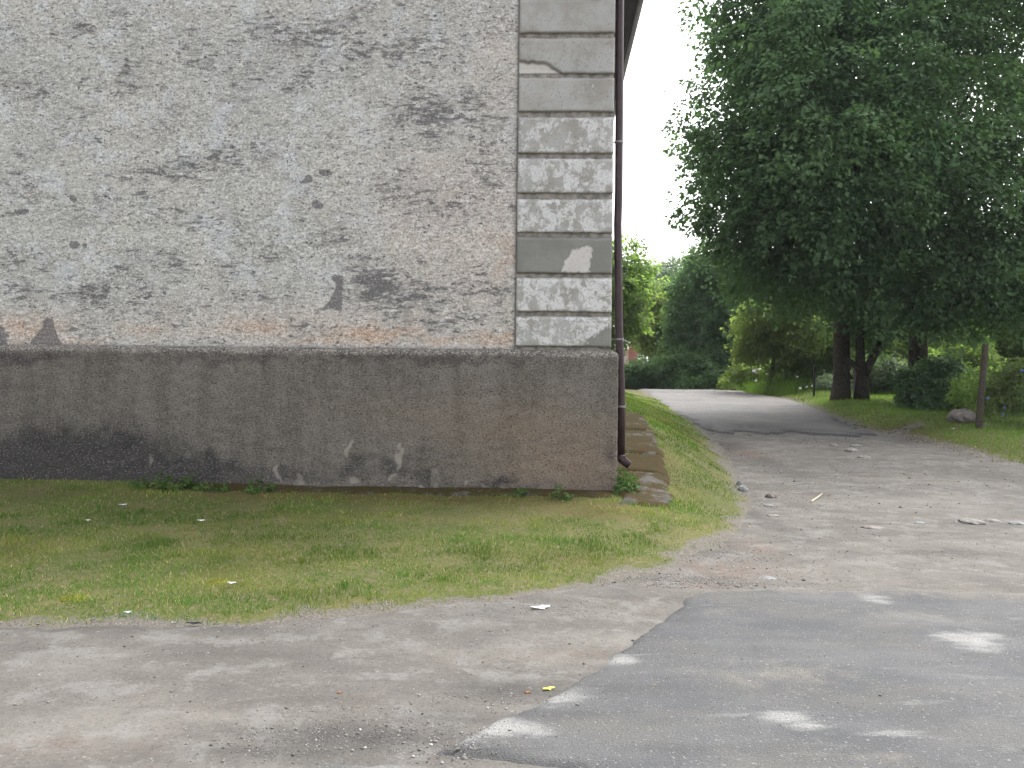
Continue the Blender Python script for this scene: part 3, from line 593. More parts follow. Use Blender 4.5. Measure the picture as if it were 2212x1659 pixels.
x, y, sd = scatter(640000, -8.5, 5.2, 5.2, 30, lambda x, y: sdpoly(LAWN, x, y) + (fbm(x * 2.2, y * 2.2, 21, 4) - .5) * .5, .75)
inb = (ct * (x - CORNER[0]) + st_ * (y - CORNER[1]) < .1) & (-st_ * (x - CORNER[0]) + ct * (y - CORNER[1]) > -.1)
dn = lawn_density(x, y); mo = blobs(mossL, x, y)
slabsd = np.full(x.shape, -9.)
for pl, _, _ in SL: slabsd = np.maximum(slabsd, sdpoly(np.array([toworld(p) for p in pl]), x, y))
k = (~inb) & (rng.random(len(x)) < np.clip(.06 + sd * 1.5 + (fbm(x * 4.2, y * 4.2, 91, 3) - .5) * 1.1, .015, 1) * np.clip((dn - .25) * 4.5, .22, 1) * (1 - .45 * mo)) & ((slabsd < .03) | (rng.random(len(x)) < .6 * (fbm(x * 4, y * 4, 61, 3) > .5)))
x, y, sd, dn = x[k], y[k], sd[k], dn[k]
h = rng.uniform(.012, .036, len(x)) * (.6 + dn * .9) + .025 * (fbm(x * 4, y * 4, 77, 2) > .66)
patch = fbm(x * .9 + 4, y * 1.6, 81, 5); rn = np.clip((patch - .45) * 4.0 + rng.normal(0, .22, len(x)), 0, .92); rn = np.where(rng.random(len(x)) < .09, 1, rn)
blades('lawn_grass', x, y, h, np.interp(y, [6, 12, 25], [.007, .010, .016]), ML, rn, label='short dry mown grass in front of the plinth and on the bank', cat='grass', lean=.7)
x, y, sd = scatter(170000, 8.3, 22, 11, 44, lambda x, y: sdpoly(VERGE, x, y) + (fbm(x * 2, y * 2, 23, 3) - .5) * .3)
k = rng.random(len(x)) < np.clip(.2 + sd * 1.5, 0, 1); x, y, sd = x[k], y[k], sd[k]
h = rng.uniform(.03, .10, len(x)) + .32 * smooth(2.6, 4.4, sd) * rng.random(len(x))
blades('verge_grass', x, y, h, .02, MV, np.clip(fbm(x, y, 5, 3) + rng.normal(0, .2, len(x)), 0, .9), label='green grass under the trees on the right of the road', cat='grass', lean=.5)

# ------------------------------------------------------------------ gravel and stones
def stone_verts(n, seed, squash=.6):
    r = np.random.default_rng(seed)
    base = np.array([[1,0,0],[-1,0,0],[0,1,0],[0,-1,0],[0,0,1],[0,0,-1]], float)
    return base[None] * r.uniform(.6, 1.1, (n, 6, 1)) * np.array([1, .8, squash])
OCT = np.array([[0,2,4],[2,1,4],[1,3,4],[3,0,4],[2,0,5],[1,2,5],[3,1,5],[0,3,5]])
def gravel_mat():
    m = Mat('grit', .85, .2); r = m.attr('rnd'); c = m.mix(m.sm(r, 0, .6), (0.096, 0.090, 0.084), (0.208, 0.196, 0.180)); c = m.mix(m.sm(r, .75, .98), c, (0.400, 0.388, 0.368)); return m.done(c)
GZONES = [(1600,1215,170,40,900),(1500,1262,180,14,1100),(820,1590,240,50,1300),(980,1640,90,20,250),(600,1620,150,40,400),(1900,1180,330,60,900),(1850,1040,330,60,1300),(1660,1010,70,30,350),(1640,940,120,6,420), (1800,952,120,8,260), (1620,985,70,8,300),
          (400,1350,460,16,500),(1180,1320,230,18,300),(1760,1090,150,35,500),(2000,1000,230,50,500),(1000,1400,500,60,350),(1700,1500,600,130,200),(1380,960,60,80,280),(1090,1000,0,0,0),(1060,1520,200,20,250),(300,1450,500,120,500)]
GX, GYY, GS = [], [], []
for px, py, rx, ry, n in GZONES:
    if n == 0: continue
    p = gp(px, py); q1 = gp(px, py + ry); q2 = gp(px, py - ry)
    GX.append(rng.normal(p[0], rx / F * p[1] * .6, n)); GYY.append(np.interp(rng.normal(0, .6, n), [-1, 0, 1], [q1[1], p[1], q2[1]])); GS.append(rng.uniform(.0025, .0085, n) * np.interp(p[1], [4, 20], [.8, 1.9]) * (1 + 1.2 * (rng.random(n) > .95)))
nb = 15000; yb = 2.6 + 20 * rng.random(nb) ** 1.8; GX.append(-.62 * yb + 1.3 * yb * rng.random(nb)); GYY.append(yb); GS.append(rng.uniform(.0022, .0055, nb) * np.interp(yb, [4, 20], [.8, 2.2]) * (1 + .9 * (rng.random(nb) > .97)))
GX, GYY, GS = map(np.concatenate, (GX, GYY, GS))
onA = np.maximum(asph1_sd(GX, GYY), -9) > 0.03
wallside = (ct * (GX - CORNER[0]) + st_ * (GYY - CORNER[1]) < .12) & (-st_ * (GX - CORNER[0]) + ct * (GYY - CORNER[1]) > -.12)
k = ~wallside & ((lawn_sd(GX, GYY) < .1) | (GX < 2.3)); GX, GYY, GS, onA = GX[k], GYY[k], GS[k], onA[k]
zb = H(GX, GYY) + np.where(onA, .03, .012) + np.where(asph2_sd(GX, GYY) > .1, .04, 0)
n = len(GX); sv_ = stone_verts(n, 3) * GS[:, None, None]; an = rng.uniform(0, 6.28, n); c_, s_ = np.cos(an)[:, None], np.sin(an)[:, None]
V = np.stack([sv_[:, :, 0] * c_ - sv_[:, :, 1] * s_ + GX[:, None], sv_[:, :, 0] * s_ + sv_[:, :, 1] * c_ + GYY[:, None], sv_[:, :, 2] + (zb + GS * .2)[:, None]], 2)
Fc = (OCT[None] + 6 * np.arange(n)[:, None, None]).reshape(-1, 3)
o = np_mesh('gravel', V.reshape(-1, 3), Fc, gravel_mat(), None, {'rnd': np.repeat(rng.random(n), 6)}, False)
tag(o, 'loose pale gravel and grit scattered over the dirt road', 'gravel', kind='stuff')

def rock(name, px, py, wpx, hgt, c, seed, label, cat='stone', group=None, depth=.8, sink=.42):
    p = gp(px, py); import bmesh
    bm = bmesh.new(); bmesh.ops.create_icosphere(bm, subdivisions=4, radius=1)
    sx = wpx / F * p[1] / 2; sy = sx * depth; r = np.random.default_rng(seed); o1, o2 = r.uniform(0, 50, 2)
    for v in bm.verts:
        d = v.co.copy(); k = 1 + (float(fbm(np.array(d.x * 1.1 + o1 + d.z), np.array(d.y * 1.1 + o2 - d.z * .6), seed, 3)) - .5) * .75
        v.co = (d.x * sx * k, d.y * sy * k, d.z * hgt * k)
    me = bpy.data.meshes.new(name); bm.to_mesh(me); bm.free()
    for f in me.polygons: f.use_smooth = True
    o = link(name, me, c, None, (p[0], p[1], p[2] + hgt * (1 - 2 * sink) * .9)); o.rotation_euler = (0, 0, r.uniform(-.3, .3))
    return tag(o, label, cat, group)
MK1 = plain('pinkish granite', (0.17, 0.15, 0.14), .9, .15, .35, 9, .4)
MK2 = plain('pale worn stone', (0.190, 0.182, 0.168), .9, .15, .3, 14, .3)
MK3 = plain('bluish flat stone', (0.19, 0.196, 0.196), .9, .15, .25, 14, .3)
rock('boulder', 2076, 912, 56, .19, MK1, 5, 'big rounded pinkish boulder lying in the grass beside the leaning wooden post', 'boulder', sink=.15)
rock('small_stone', 2130, 922, 14, .07, MK2, 8, 'small whitish stone in the grass at the foot of the leaning wooden post')
E = 'stones embedded in the dirt road'
for a in [(2092,1132,62,.05,MK2,11,'widest pale flat stone embedded in the dirt road, near the right edge'),(2200,1134,44,.04,MK3,12,'bluish flat stone in the dirt at the right edge of the photo'),
          (1800,964,20,.05,MK2,13,'small pale stone just below the hill road edge, upper left of a cluster'),(1836,976,30,.06,MK2,14,'largest pale stone of the cluster below the hill road edge'),
          (1846,966,26,.05,MK2,15,'pale stone of the cluster touching the hill road edge side'),(1866,990,30,.05,MK2,16,'pale flat stone lowest of the cluster below the hill road'),
          (1605,1062,24,.07,MK3,17,'grey kerb-like stone half hidden by the grass bank edge'),(1597,1050,14,.06,MK3,18,'little grey stone just above the kerb-like stone at the bank edge'),
          (1665,1077,26,.07,MK1,19,'pinkish rounded stone on the dirt right of the grass bank'),(1660,1096,26,.035,MK3,20,'flat grey stone just below the pinkish rounded stone'),
          (1668,1117,30,.03,MK2,21,'thin pale stone lowest of the three right of the grass bank'),(1880,1142,52,.03,MK1,22,'long flat pinkish stone in the middle of the dirt road'),
          (1660,1253,40,.025,MK3,23,'bluish flat stone in the dirt above the asphalt patch'),(1985,1133,30,.03,MK3,24,'small bluish stone left of the widest pale stone'),(2140,1128,40,.03,MK2,25,'pale stone between the widest flat stone and the right edge')]:
    rock('embedded_stone', *a, group=E)
for a in [(957,1334,16,.022,MK2,31,'whitish pebble with dark underside at the lawn edge'),(1003,1648,14,.02,MK2,32,'whitish pebble on the dirt by the tip of the asphalt'),(946,1618,9,.012,MK2,33,'pale pebble at the very tip of the asphalt patch'),(1088,1613,0,0,None,0,'')]:
    if a[4]: rock('pebble', *a, group='larger pebbles on the dirt')

# ------------------------------------------------------------------ litter, leaves, sticks, moss
def flat_scrap(name, px, py, L, mat, seed, label, cat, group=None, lobes=5, thick=.004, dz=.02, curl=.09, asp=.6):
    p = gp(px, py); r = np.random.default_rng(seed); n = 22; V = [(0, 0, L * .05)]; 
    for k in range(n):
        a = 2 * math.pi * k / n; q = L / 2 * (.75 + .25 * math.cos(lobes * a + 1) + r.uniform(-.1, .1)); V.append((math.cos(a) * q, math.sin(a) * q * asp, L * curl * (math.sin(a * 2 + 1) * .4 + .4) * r.uniform(.7, 1.2)))
    V2 = V + [(x, y, z - thick) for x, y, z in V]; m = n + 1
    b = MB(); b.add(V2, [(0, 1 + k, 1 + (k + 1) % n) for k in range(n)] + [(m, m + 1 + (k + 1) % n, m + 1 + k) for k in range(n)] + [(1 + k, m + 1 + k, m + 1 + (k + 1) % n, 1 + (k + 1) % n) for k in range(n)])
    o = b.build(name, mat, None, (p[0], p[1], p[2] + dz)); o.rotation_euler = (0, 0, r.uniform(-.5, .5)); return tag(o, label, cat, group)
MWH = plain('white paper', (.7, .7, .72), .8, .2, .1, 20); MBL = plain('bluish scrap', (.5, .57, .68), .7, .3, .15, 20)
MYL = plain('yellow fallen leaf', (.55, .5, .1), .7, .2, .3, 30); MBK = plain('black scrap', (.015, .015, .017), .7, .3, .2, 20); MBN = plain('brown dry leaf', (.3, .14, .06), .8, .1, .3, 30)
g = 'scraps of litter on the lawn'
flat_scrap('paper_scrap', 265,1100,.085,MBL,1,'bluish white scrap lying on the lawn near the wall, upper left','litter',g,dz=.045)
flat_scrap('paper_scrap', 434,1134,.085,MWH,2,'bright white scrap on the lawn right of the bluish one','litter',g,dz=.045)
flat_scrap('paper_scrap', 190,1133,.06,MWH,3,'tiny white scrap left of the bright white one','litter',g,dz=.04)
flat_scrap('paper_scrap', 500,1273,.075,MWH,4,'white scrap on the lower lawn beside a yellow moss patch','litter',g,dz=.04)
flat_scrap('paper_scrap', 1166,1318,.16,MWH,5,'torn piece of white paper at the lawn edge on the dirt','litter',None,dz=.02)
flat_scrap('paper_scrap', 275,1333,.06,MBL,6,'small bluish white scrap at the lower edge of the lawn','litter',g,dz=.03)
flat_scrap('paper_scrap', 2058,934,.10,MWH,7,'white scrap in the verge grass below the boulder','litter',None,dz=.09)
flat_scrap('black_scrap', 417,1354,.11,MBK,8,'thin black scrap on the dirt just below the lawn','litter',None,dz=.02,asp=.25)
flat_scrap('fallen_leaf', 1184,1498,.075,MYL,9,'bright yellow fallen leaf on the dirt beside the asphalt edge','leaf',None,dz=.02)
flat_scrap('fallen_leaf', 1139,1507,.035,MBN,10,'small orange brown fallen leaf left of the yellow leaf','leaf',None,dz=.018)
flat_scrap('fallen_leaf', 733,1508,.03,MBN,12,'tiny reddish leaf on the dirt below the lawn','leaf',None,dz=.018)
p, q = gp(1752,1088), gp(1776,1070)
b = MB(); b.tube([(0,0,.02), tuple((q - p) * .5 + np.array([.02,0,.03])), tuple(q - p + np.array([0,0,.02]))], [.014,.012,.007], 6); tag(b.build('stick', plain('pale dry wood', (.42, .37, .27), .8), None, p), 'short pale dry stick lying on the dirt road', 'stick')
def moss(px, py, wpx, seed, label):
    p = gp(px, py); rx = wpx / F * p[1] / 2
    m = plain('yellow moss', (.15, .15, .03), .95, .05, .35, 30, .8)
    n = 34; X, Y = np.meshgrid(np.linspace(-1, 1, n), np.linspace(-1, 1, n)); X = X.ravel(); Y = Y.ravel(); r = np.sqrt(X * X + Y * Y) + (fbm(X * 2 + seed, Y * 2, seed, 3) - .5) * .7
    z = H(X * rx + p[0], Y * rx + p[1]) - p[2] + .025 * (1 - r) + (fbm(X * 9, Y * 9, seed, 2) - .5) * .015 * (r < 1)
    Fc = gridfaces(n, n); Fc = Fc[(r[Fc] < 1.15).any(1)]
    o = np_mesh('moss_patch', np.stack([X * rx, Y * rx, z], 1), Fc, m, None, None, True, p); tag(o, label, 'moss', 'yellow moss patches on the lawn')
moss(163, 1292, 64, 3, 'bright yellow moss patch at the lower left of the lawn')
moss(470, 1262, 56, 9, 'fainter yellow moss patch beside a white scrap on the lawn')

# ------------------------------------------------------------------ leaves and trees
def leaf_mesh(name, P, D, N, L, W, mat, parent, org, rnd):
    D = D / (np.linalg.norm(D, axis=1, keepdims=True) + 1e-9); S = np.cross(D, N); S /= (np.linalg.norm(S, axis=1, keepdims=True) + 1e-9); N = np.cross(S, D)
    L = L[:, None]; W = W[:, None]
    v0 = P; v1 = P + D * L * .42 + S * W * .5 + N * L * .13; v2 = P + D * L; v3 = P + D * L * .42 - S * W * .5 + N * L * .13
    V = np.stack([v0, v1, v2, v3], 1).reshape(-1, 3) - np.asarray(org); n = len(P); i = 4 * np.arange(n)
    Fc = np.concatenate([np.stack([i, i + 1, i + 2], 1), np.stack([i, i + 2, i + 3], 1)])
    return np_mesh(name, V, Fc, mat, parent, {'rnd': np.repeat(rnd, 4)}, False)
def crown(parent, org, lobes, nspray, per, leaf, srad, mat, seed, droop=.45, inner=.12, layer=.6, name='crown', wob=.14):
    r = np.random.default_rng(seed); Lb = np.array(lobes, float)
    wgt = (Lb[:, 3] * Lb[:, 4] + Lb[:, 3] * Lb[:, 5]) ; wgt = wgt / wgt.sum()
    i = r.choice(len(Lb), nspray, p=wgt); c = Lb[i, :3]; rad = Lb[i, 3:6]
    d = r.normal(size=(nspray, 3)); d /= np.linalg.norm(d, axis=1, keepdims=True)
    rr = np.where(r.random(nspray) < inner, r.random(nspray) ** .4, 1 - np.abs(r.normal(0, wob, nspray)) + .12 * r.random(nspray) ** 3 * 3)
    p = c + d * rr[:, None] * rad
    no = d / rad; no /= np.linalg.norm(no, axis=1, keepdims=True)
    hz = no.copy(); hz[:, 2] *= .4; hz += r.normal(0, .35, (nspray, 3)); hz[:, 2] -= droop; A = hz / np.linalg.norm(hz, axis=1, keepdims=True)
    Nn = np.array([0, 0, 1.]) * layer + no * (1 - layer) + r.normal(0, .3, (nspray, 3)); B = np.cross(Nn, A); B /= np.linalg.norm(B, axis=1, keepdims=True); Nn = np.cross(A, B)
    sr = srad * r.uniform(.6, 1.35, nspray)
    a = r.uniform(-.6, 1, (nspray, per)); bb = r.normal(0, .38, (nspray, per)) * (1.15 - .6 * np.maximum(a, 0)); cc = r.normal(0, .13, (nspray, per)) - .25 * np.maximum(a, 0) ** 2
    P = p[:, None] + (a[..., None] * A[:, None] + bb[..., None] * B[:, None] + cc[..., None] * Nn[:, None]) * sr[:, None, None]
    D = A[:, None] * .7 + np.sign(bb)[..., None] * B[:, None] * .6 + r.normal(0, .35, (nspray, per, 3)); D[..., 2] -= .35
    NN = np.repeat(Nn[:, None], per, 1) + r.normal(0, .24, (nspray, per, 3))
    n = nspray * per; L = leaf * r.uniform(.65, 1.25, n)
    lr = r.random(len(Lb))[i]; rnd = np.clip(np.repeat(lr * .4 + r.random(nspray) * .35, per) + r.random(n) * .25, 0, .96)
    return leaf_mesh(name, P.reshape(-1, 3), D.reshape(-1, 3), NN.reshape(-1, 3), L, L * .78, mat, parent, org, rnd)
MBARK = plain('dark bark', (.045, .038, .03), .95, .1, .45, 14, .8)
MBARK2 = plain('grey bark', (.10, .085, .065), .95, .1, .4, 14, .8)
LD = leafmat('dark linden leaves', (.042, .09, .052), (.135, .22, .10), .4)  # lighter tone per clump stands for highlights, put into the leaf colour
LM = leafmat('blue green leaves', (.08, .145, .08), (.13, .20, .10), .5)
LY = leafmat('yellow green leaves', (.15, .20, .062), (.21, .26, .10), .6)
LG = leafmat('fresh green leaves', (.14, .21, .07), (.20, .27, .10), .6)
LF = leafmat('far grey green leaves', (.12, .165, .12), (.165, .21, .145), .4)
LB = leafmat('dark bush leaves', (.075, .135, .07), (.12, .19, .09), .45)
def lob(px, py, Y, r, sx=1, sz=1):
    p = at(px, py, Y); return (p[0], p[1], p[2], r * sx, r, r * sz)
def trunk(parent, org, pts, rad, mat=MBARK, n=12, name='trunk'):
    b = MB(); b.tube([np.array(p) - org for p in pts], rad, n); return b.build(name, mat, parent, sm=True)
def limbs(parent, org, start, ends, r0, mat=MBARK, seed=1):
    rr = np.random.default_rng(seed); b = MB()
    for e in ends:
        e = np.array(e[:3]); s = np.array(start) + (np.array([0, 0, 1]) * rr.uniform(0, 1) * max(0, (e[2] - start[2])) * .5)
        m = (s + e) / 2 + np.array([rr.normal(0, .2), rr.normal(0, .2), .25]); b.tube([s - org, m - org, e - org], [r0, r0 * .6, r0 * .2], 7)
    return b.build('limbs', mat, parent, sm=True)

# big dark lindens
def big_tree(px, py, label, lobes, top, dia, ns, seed, pts_extra=0):
    o = gp(px, py); t = empty('linden_tree', o); tag(t, label, 'tree', 'big dark trees right of the road')
    h = top - o[2]
    trunk(t, o, [o + [0, 0, -.15], o + [0, 0, .12], o + [0.02, 0, .6], o + [.0, .05, h * .3], o + [.1, .1, h * .6], o + [.1, 0, h * .9]], [dia * .72, dia * .6, dia * .5, dia * .42, dia * .26, dia * .06], MBARK, 16)
    limbs(t, o, o + [0, 0, h * .2], [l for l in lobes[::2]], dia * .16, seed=seed)
    crown(t, o, lobes, ns, 28, .14, .6, LD, seed, inner=.22)
    return t
l1 = [lob(1645,-20,25.5,1.55), lob(1620,95,25,1.15), lob(1562,250,24.8,1.3,1,.8), lob(1590,355,24.6,1.25), lob(1585,430,24.6,1.2), lob(1620,545,25,1.0), lob(1640,440,24,1.4),
      lob(1760,140,23.8,1.9), lob(1700,240,23.8,1.5), lob(1760,350,23.2,1.7), lob(1720,500,24,1.5), lob(1800,570,24.5,1.4), lob(1850,450,23.4,1.6), lob(1860,250,23.2,1.7,1,.8), lob(1790,-60,24.5,2.0),
      lob(1700,60,26.5,2.2), lob(1700,330,26.8,2.2), lob(1840,150,27,2.6), lob(1840,420,26.8,2.2), lob(1730,555,26,1.3), lob(1650,580,26.5,.9), lob(1840,600,25.5,.9), lob(1720,610,25.5,.6),
      lob(1960,70,22.2,.55), lob(1975,150,22,.7), lob(1890,235,22,.6), lob(1875,300,21.6,.65), lob(1760,295,21.6,.55), lob(1830,320,21.5,.55), lob(1990,300,22,.6), lob(1715,400,22.6,.55), lob(1940,400,22,.6), lob(1800,470,22,.6), lob(1700,160,22.4,.6), lob(1640,330,23.2,.6), lob(1545,330,24,.55), lob(1740,40,22.4,.6), lob(1760,-330,27,3.2), lob(1850,-600,28,3)]
l2 = [lob(1960,90,24.2,1.8), lob(2060,250,24,1.5), lob(1985,380,23.6,1.7), lob(2080,460,24,1.6), lob(2150,40,25.5,1.6), lob(2185,430,24.6,1.6), lob(2170,560,24.4,1.3), lob(2000,580,24.4,1.4), lob(2090,610,24.2,1.1), lob(1930,640,25,.9),
      lob(2280,560,23.5,1.6), lob(2290,330,24,1.7), lob(2300,100,25,2.0), lob(2010,-90,25,2.3), lob(2010,230,27,2.4), lob(2010,490,26.5,2.0), lob(2130,640,24.5,.7), lob(2200,660,24,.8), lob(2070,680,25,.55), lob(2130,-230,27,3), lob(2020,-480,27.5,3.2),
      lob(2270,280,28.5,2.0), lob(1960,670,25.4,.6), lob(2300,-200,28,3)]
big_tree(1816, 862, 'big dark leafy tree with the bare thick trunk, left of the forked tree', l1, 17, .52, 5200, 101)
big_tree(1981, 873, 'big dark leafy tree whose trunk has a dark bush at its foot', l2, 17, .56, 5000, 102)

# small forked tree between the two
o_ = gp(1861, 864); t = empty('forked_tree', o_); tag(t, 'small dark tree forking low into bare limbs between the two big trunks', 'tree')
Yf = o_[1]
trunk(t, o_, [o_ + [0, 0, -.1], at(1862,840,Yf), at(1863,812,Yf)], [.26, .22, .19], MBARK)
for pts_, rd in [([(1863,815),(1873,795),(1885,775),(1898,748),(1905,690)], [.17,.14,.12,.1,.06]), ([(1862,815),(1858,780),(1858,740),(1860,660)], [.17,.15,.13,.08]), ([(1858,800),(1848,790),(1836,780),(1825,772)], [.1,.09,.08,.05])]:
    trunk(t, o_, [at(x, y, Yf) for x, y in pts_], rd, MBARK, 9, 'limb')
crown(t, o_, [lob(1900,650,Yf,1.1), lob(1850,640,Yf+.5,1.1), lob(1880,720,Yf+.8,.6)], 500, 22, .12, .45, LD, 103)

def tree(name, px, py, label, lobes, mat, ns, per, leaf, srad, seed, dia, group=None, bark=MBARK2, top=None, droop=.35, Y=None, cat='tree'):
    if Y is None: o = gp(px, py)
    else:
        o = at(px, py, Y); o[2] = float(H(o[0], o[1]))
    t = empty(name, o); tag(t, label, cat, group)
    L0 = np.array(lobes[0][:3])
    if dia:
        m = (o + L0) / 2; trunk(t, o, [o + [0, 0, -.2], o + [0, 0, .4], m, L0], [dia * .6, dia * .5, dia * .4, dia * .15], bark, 10)
        limbs(t, o, m, lobes[1:], dia * .18, bark, seed)
    crown(t, o, lobes, ns, per, leaf, srad, mat, seed, droop=droop)
    return t
G2 = 'trees and shrubs behind the road crest'
# yellow green tree at the verge with a leaning thin trunk
o_ = gp(1662, 847); t = empty('young_tree', o_); tag(t, 'yellow green young tree with a thin leaning trunk beside the road crest', 'tree'); Yf = o_[1]
trunk(t, o_, [o_ + [-.02, 0, -.1], at(1665,815,Yf), at(1671,780,Yf), at(1690,700,Yf)], [.11,.09,.075,.04], MBARK2, 9)
ly = [lob(1690,700,Yf,1.0), lob(1640,690,Yf-.3,.75), lob(1640,745,Yf-.2,.7,1.1,.7), lob(1610,760,Yf,.45,1,.6), lob(1720,740,Yf-.4,.9,1,.7), lob(1760,700,Yf,1.0), lob(1700,650,Yf+.2,.8), lob(1790,760,Yf,.7,1,.6), lob(1650,650,Yf,.55)]
limbs(t, o_, at(1680,740,Yf), ly, .035, MBARK2, 9); crown(t, o_, ly, 1150, 22, .12, .4, LY, 110)
tree('leafy_tree', 1300, 800, 'leafy tree rising just behind the downpipe against the white sky', [lob(1318,650,37,1.5), lob(1345,560,37,.75), lob(1352,610,37,.95), lob(1385,585,37,.38,1,.6), lob(1400,578,37,.22,1.2,.5), lob(1318,690,37,1.0), lob(1365,690,38,.6), lob(1280,600,37,1.4)], LG, 850, 20, .15, .42, 120, .35, G2, Y=37)
tree('leafy_tree', 1450, 840, 'bright green round tree in front of the tall blue green one', [lob(1420,690,46,1.3), lob(1425,722,45,.9), lob(1455,740,45,1.1), lob(1392,700,45,.6), lob(1475,690,46,1.1), lob(1440,650,47,.8)], LY, 1000, 20, .18, .5, 121, .3, G2, Y=46)
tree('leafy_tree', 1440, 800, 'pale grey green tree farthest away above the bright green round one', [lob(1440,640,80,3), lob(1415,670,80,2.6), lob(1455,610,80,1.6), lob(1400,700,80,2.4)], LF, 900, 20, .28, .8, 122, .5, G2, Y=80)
tree('leafy_tree', 1545, 845, 'tall blue green tree filling the gap left of the big dark trees', [lob(1540,640,42,1.9), lob(1500,620,42,1.0), lob(1495,680,42,1.2), lob(1540,560,42,1.0), lob(1570,600,42,1.3), lob(1600,680,42,1.5), lob(1530,740,41.5,1.5), lob(1590,760,42,1.4), lob(1620,600,44,1.4), lob(1480,740,42,.9), lob(1515,575,42,.65), lob(1560,810,41,1.0), lob(1640,720,44,1.5)], LM, 2600, 20, .16, .45, 123, .45, G2, MBARK, Y=42.5)
tree('broad_bush', 1450, 845, 'wide dark green bush closing the end of the road', [lob(1450,810,40,.75,1.7,1), lob(1380,814,40,.62,1.6,1), lob(1500,805,40,.9,1.1,1), lob(1540,822,39.5,.6,1.2,.9), lob(1495,830,39,.4,1.5,.7), lob(1330,824,40,.65,1.5,1), lob(1560,790,40.5,.8)], LB, 1700, 20, .13, .36, 124, 0, G2, Y=40, cat='bush')
tree('flowering_bush', 1575, 840, 'loose pale green shrub between the road crest and the white flowers', [lob(1590,815,37,.4), lob(1615,805,37,.45), lob(1640,800,38,.55), lob(1570,830,36.5,.25)], LY, 260, 18, .11, .3, 125, 0, G2, Y=37, cat='bush')
tree('foot_bush', 2015, 878, 'dark low bush at the foot of the right big trunk', [lob(2015,840,25.6,.62,1.1,.9), lob(1985,855,25.4,.4), lob(2055,855,25.4,.48,1.1,.8), lob(2030,805,25.8,.45), lob(1975,820,26,.3), lob(2075,868,25.3,.25)], LD, 750, 20, .11, .3, 126, 0, None, Y=25.6, cat='bush')
# garden greenery behind the trees
GG = 'garden trees and shrubs behind the big trees'
tree('garden_tree', 1760, 840, 'pale green garden shrubs seen left of the bare thick trunk', [lob(1740,790,36,.9,1.3,.9), lob(1790,800,36,.8,1.2,.8), lob(1700,800,37,.8,1.2,.8), lob(1770,740,39,1.1)], LG, 800, 20, .13, .4, 130, .1, GG, Y=37, cat='shrub')
tree('garden_tree', 1920, 840, 'bright green garden tree seen between the two big trunks', [lob(1920,730,38,1.6), lob(1890,790,37,1.0), lob(1945,790,36,.9), lob(1850,750,39,1.3), lob(1930,680,39,1.4)], LY, 1100, 20, .15, .42, 131, .2, GG, Y=39)
tree('garden_tree', 2080, 840, 'bright yellow green garden tree right of the bushy trunk', [lob(2070,720,33,1.5), lob(2050,770,32,.8), lob(2110,760,33,1.0), lob(2160,690,34,1.5), lob(2090,660,34,1.2), lob(2020,700,34,1.0)], LY, 1300, 20, .14, .42, 132, .2, GG, Y=34)
tree('garden_tree', 2200, 850, 'green garden tree at the right edge behind the wire fence', [lob(2210,720,31,1.3), lob(2190,650,32,1.3), lob(2260,680,30,1.6), lob(2250,780,30,1.0), lob(2330,700,30,1.8)], LG, 1100, 20, .14, .42, 133, .2, GG, Y=31)
tree('garden_tree', 1990, 820, 'dark tall tree mass behind the garden', [lob(1950,700,50,3), lob(2060,680,50,3.2), lob(2160,690,50,3.2), lob(1840,700,52,3), lob(1740,720,52,2.6), lob(2260,700,50,3.5), lob(1690,690,54,2.6), lob(2380,680,50,4)], LM, 2600, 20, .24, .7, 134, .5, GG, Y=51)
tree('garden_bush', 2160, 880, 'low weedy bush along the wire fence behind the leaning post', [lob(2160,850,22.5,.4,1.4,.9), lob(2200,840,22,.5,1.2,1), lob(2240,830,21.5,.6), lob(2100,850,24,.45), lob(2070,830,26,.5)], LG, 650, 20, .085, .26, 135, 0, GG, Y=22.5, cat='bush')
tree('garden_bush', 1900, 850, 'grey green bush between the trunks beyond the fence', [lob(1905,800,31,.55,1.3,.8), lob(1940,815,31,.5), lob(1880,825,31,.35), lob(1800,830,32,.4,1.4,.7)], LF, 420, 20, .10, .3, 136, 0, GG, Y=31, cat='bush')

tree('garden_bush', 1780, 845, 'bright leafy undergrowth behind the thin black iron post', [lob(1700,815,34,.55,1.3,1), lob(1745,800,34,.7,1.2,1), lob(1790,790,34,.75,1.2,1), lob(1835,770,34.5,.9)], LG, 700, 20, .12, .34, 137, 0, GG, Y=34, cat='bush')
tree('garden_bush', 1930, 850, 'bright yellow green undergrowth behind the forked tree', [lob(1885,790,33,.75), lob(1925,780,33.5,.85), lob(1955,800,32.5,.7), lob(1900,740,34,.9)], LY, 650, 20, .12, .34, 138, 0, GG, Y=33, cat='bush')
tree('garden_bush', 2090, 860, 'leafy green undergrowth between the bushy trunk and the leaning post', [lob(2050,810,27.5,.6), lob(2090,800,27,.7), lob(2110,840,26,.55), lob(2080,760,28,.7)], LG, 700, 20, .10, .3, 139, 0, GG, Y=27, cat='bush')

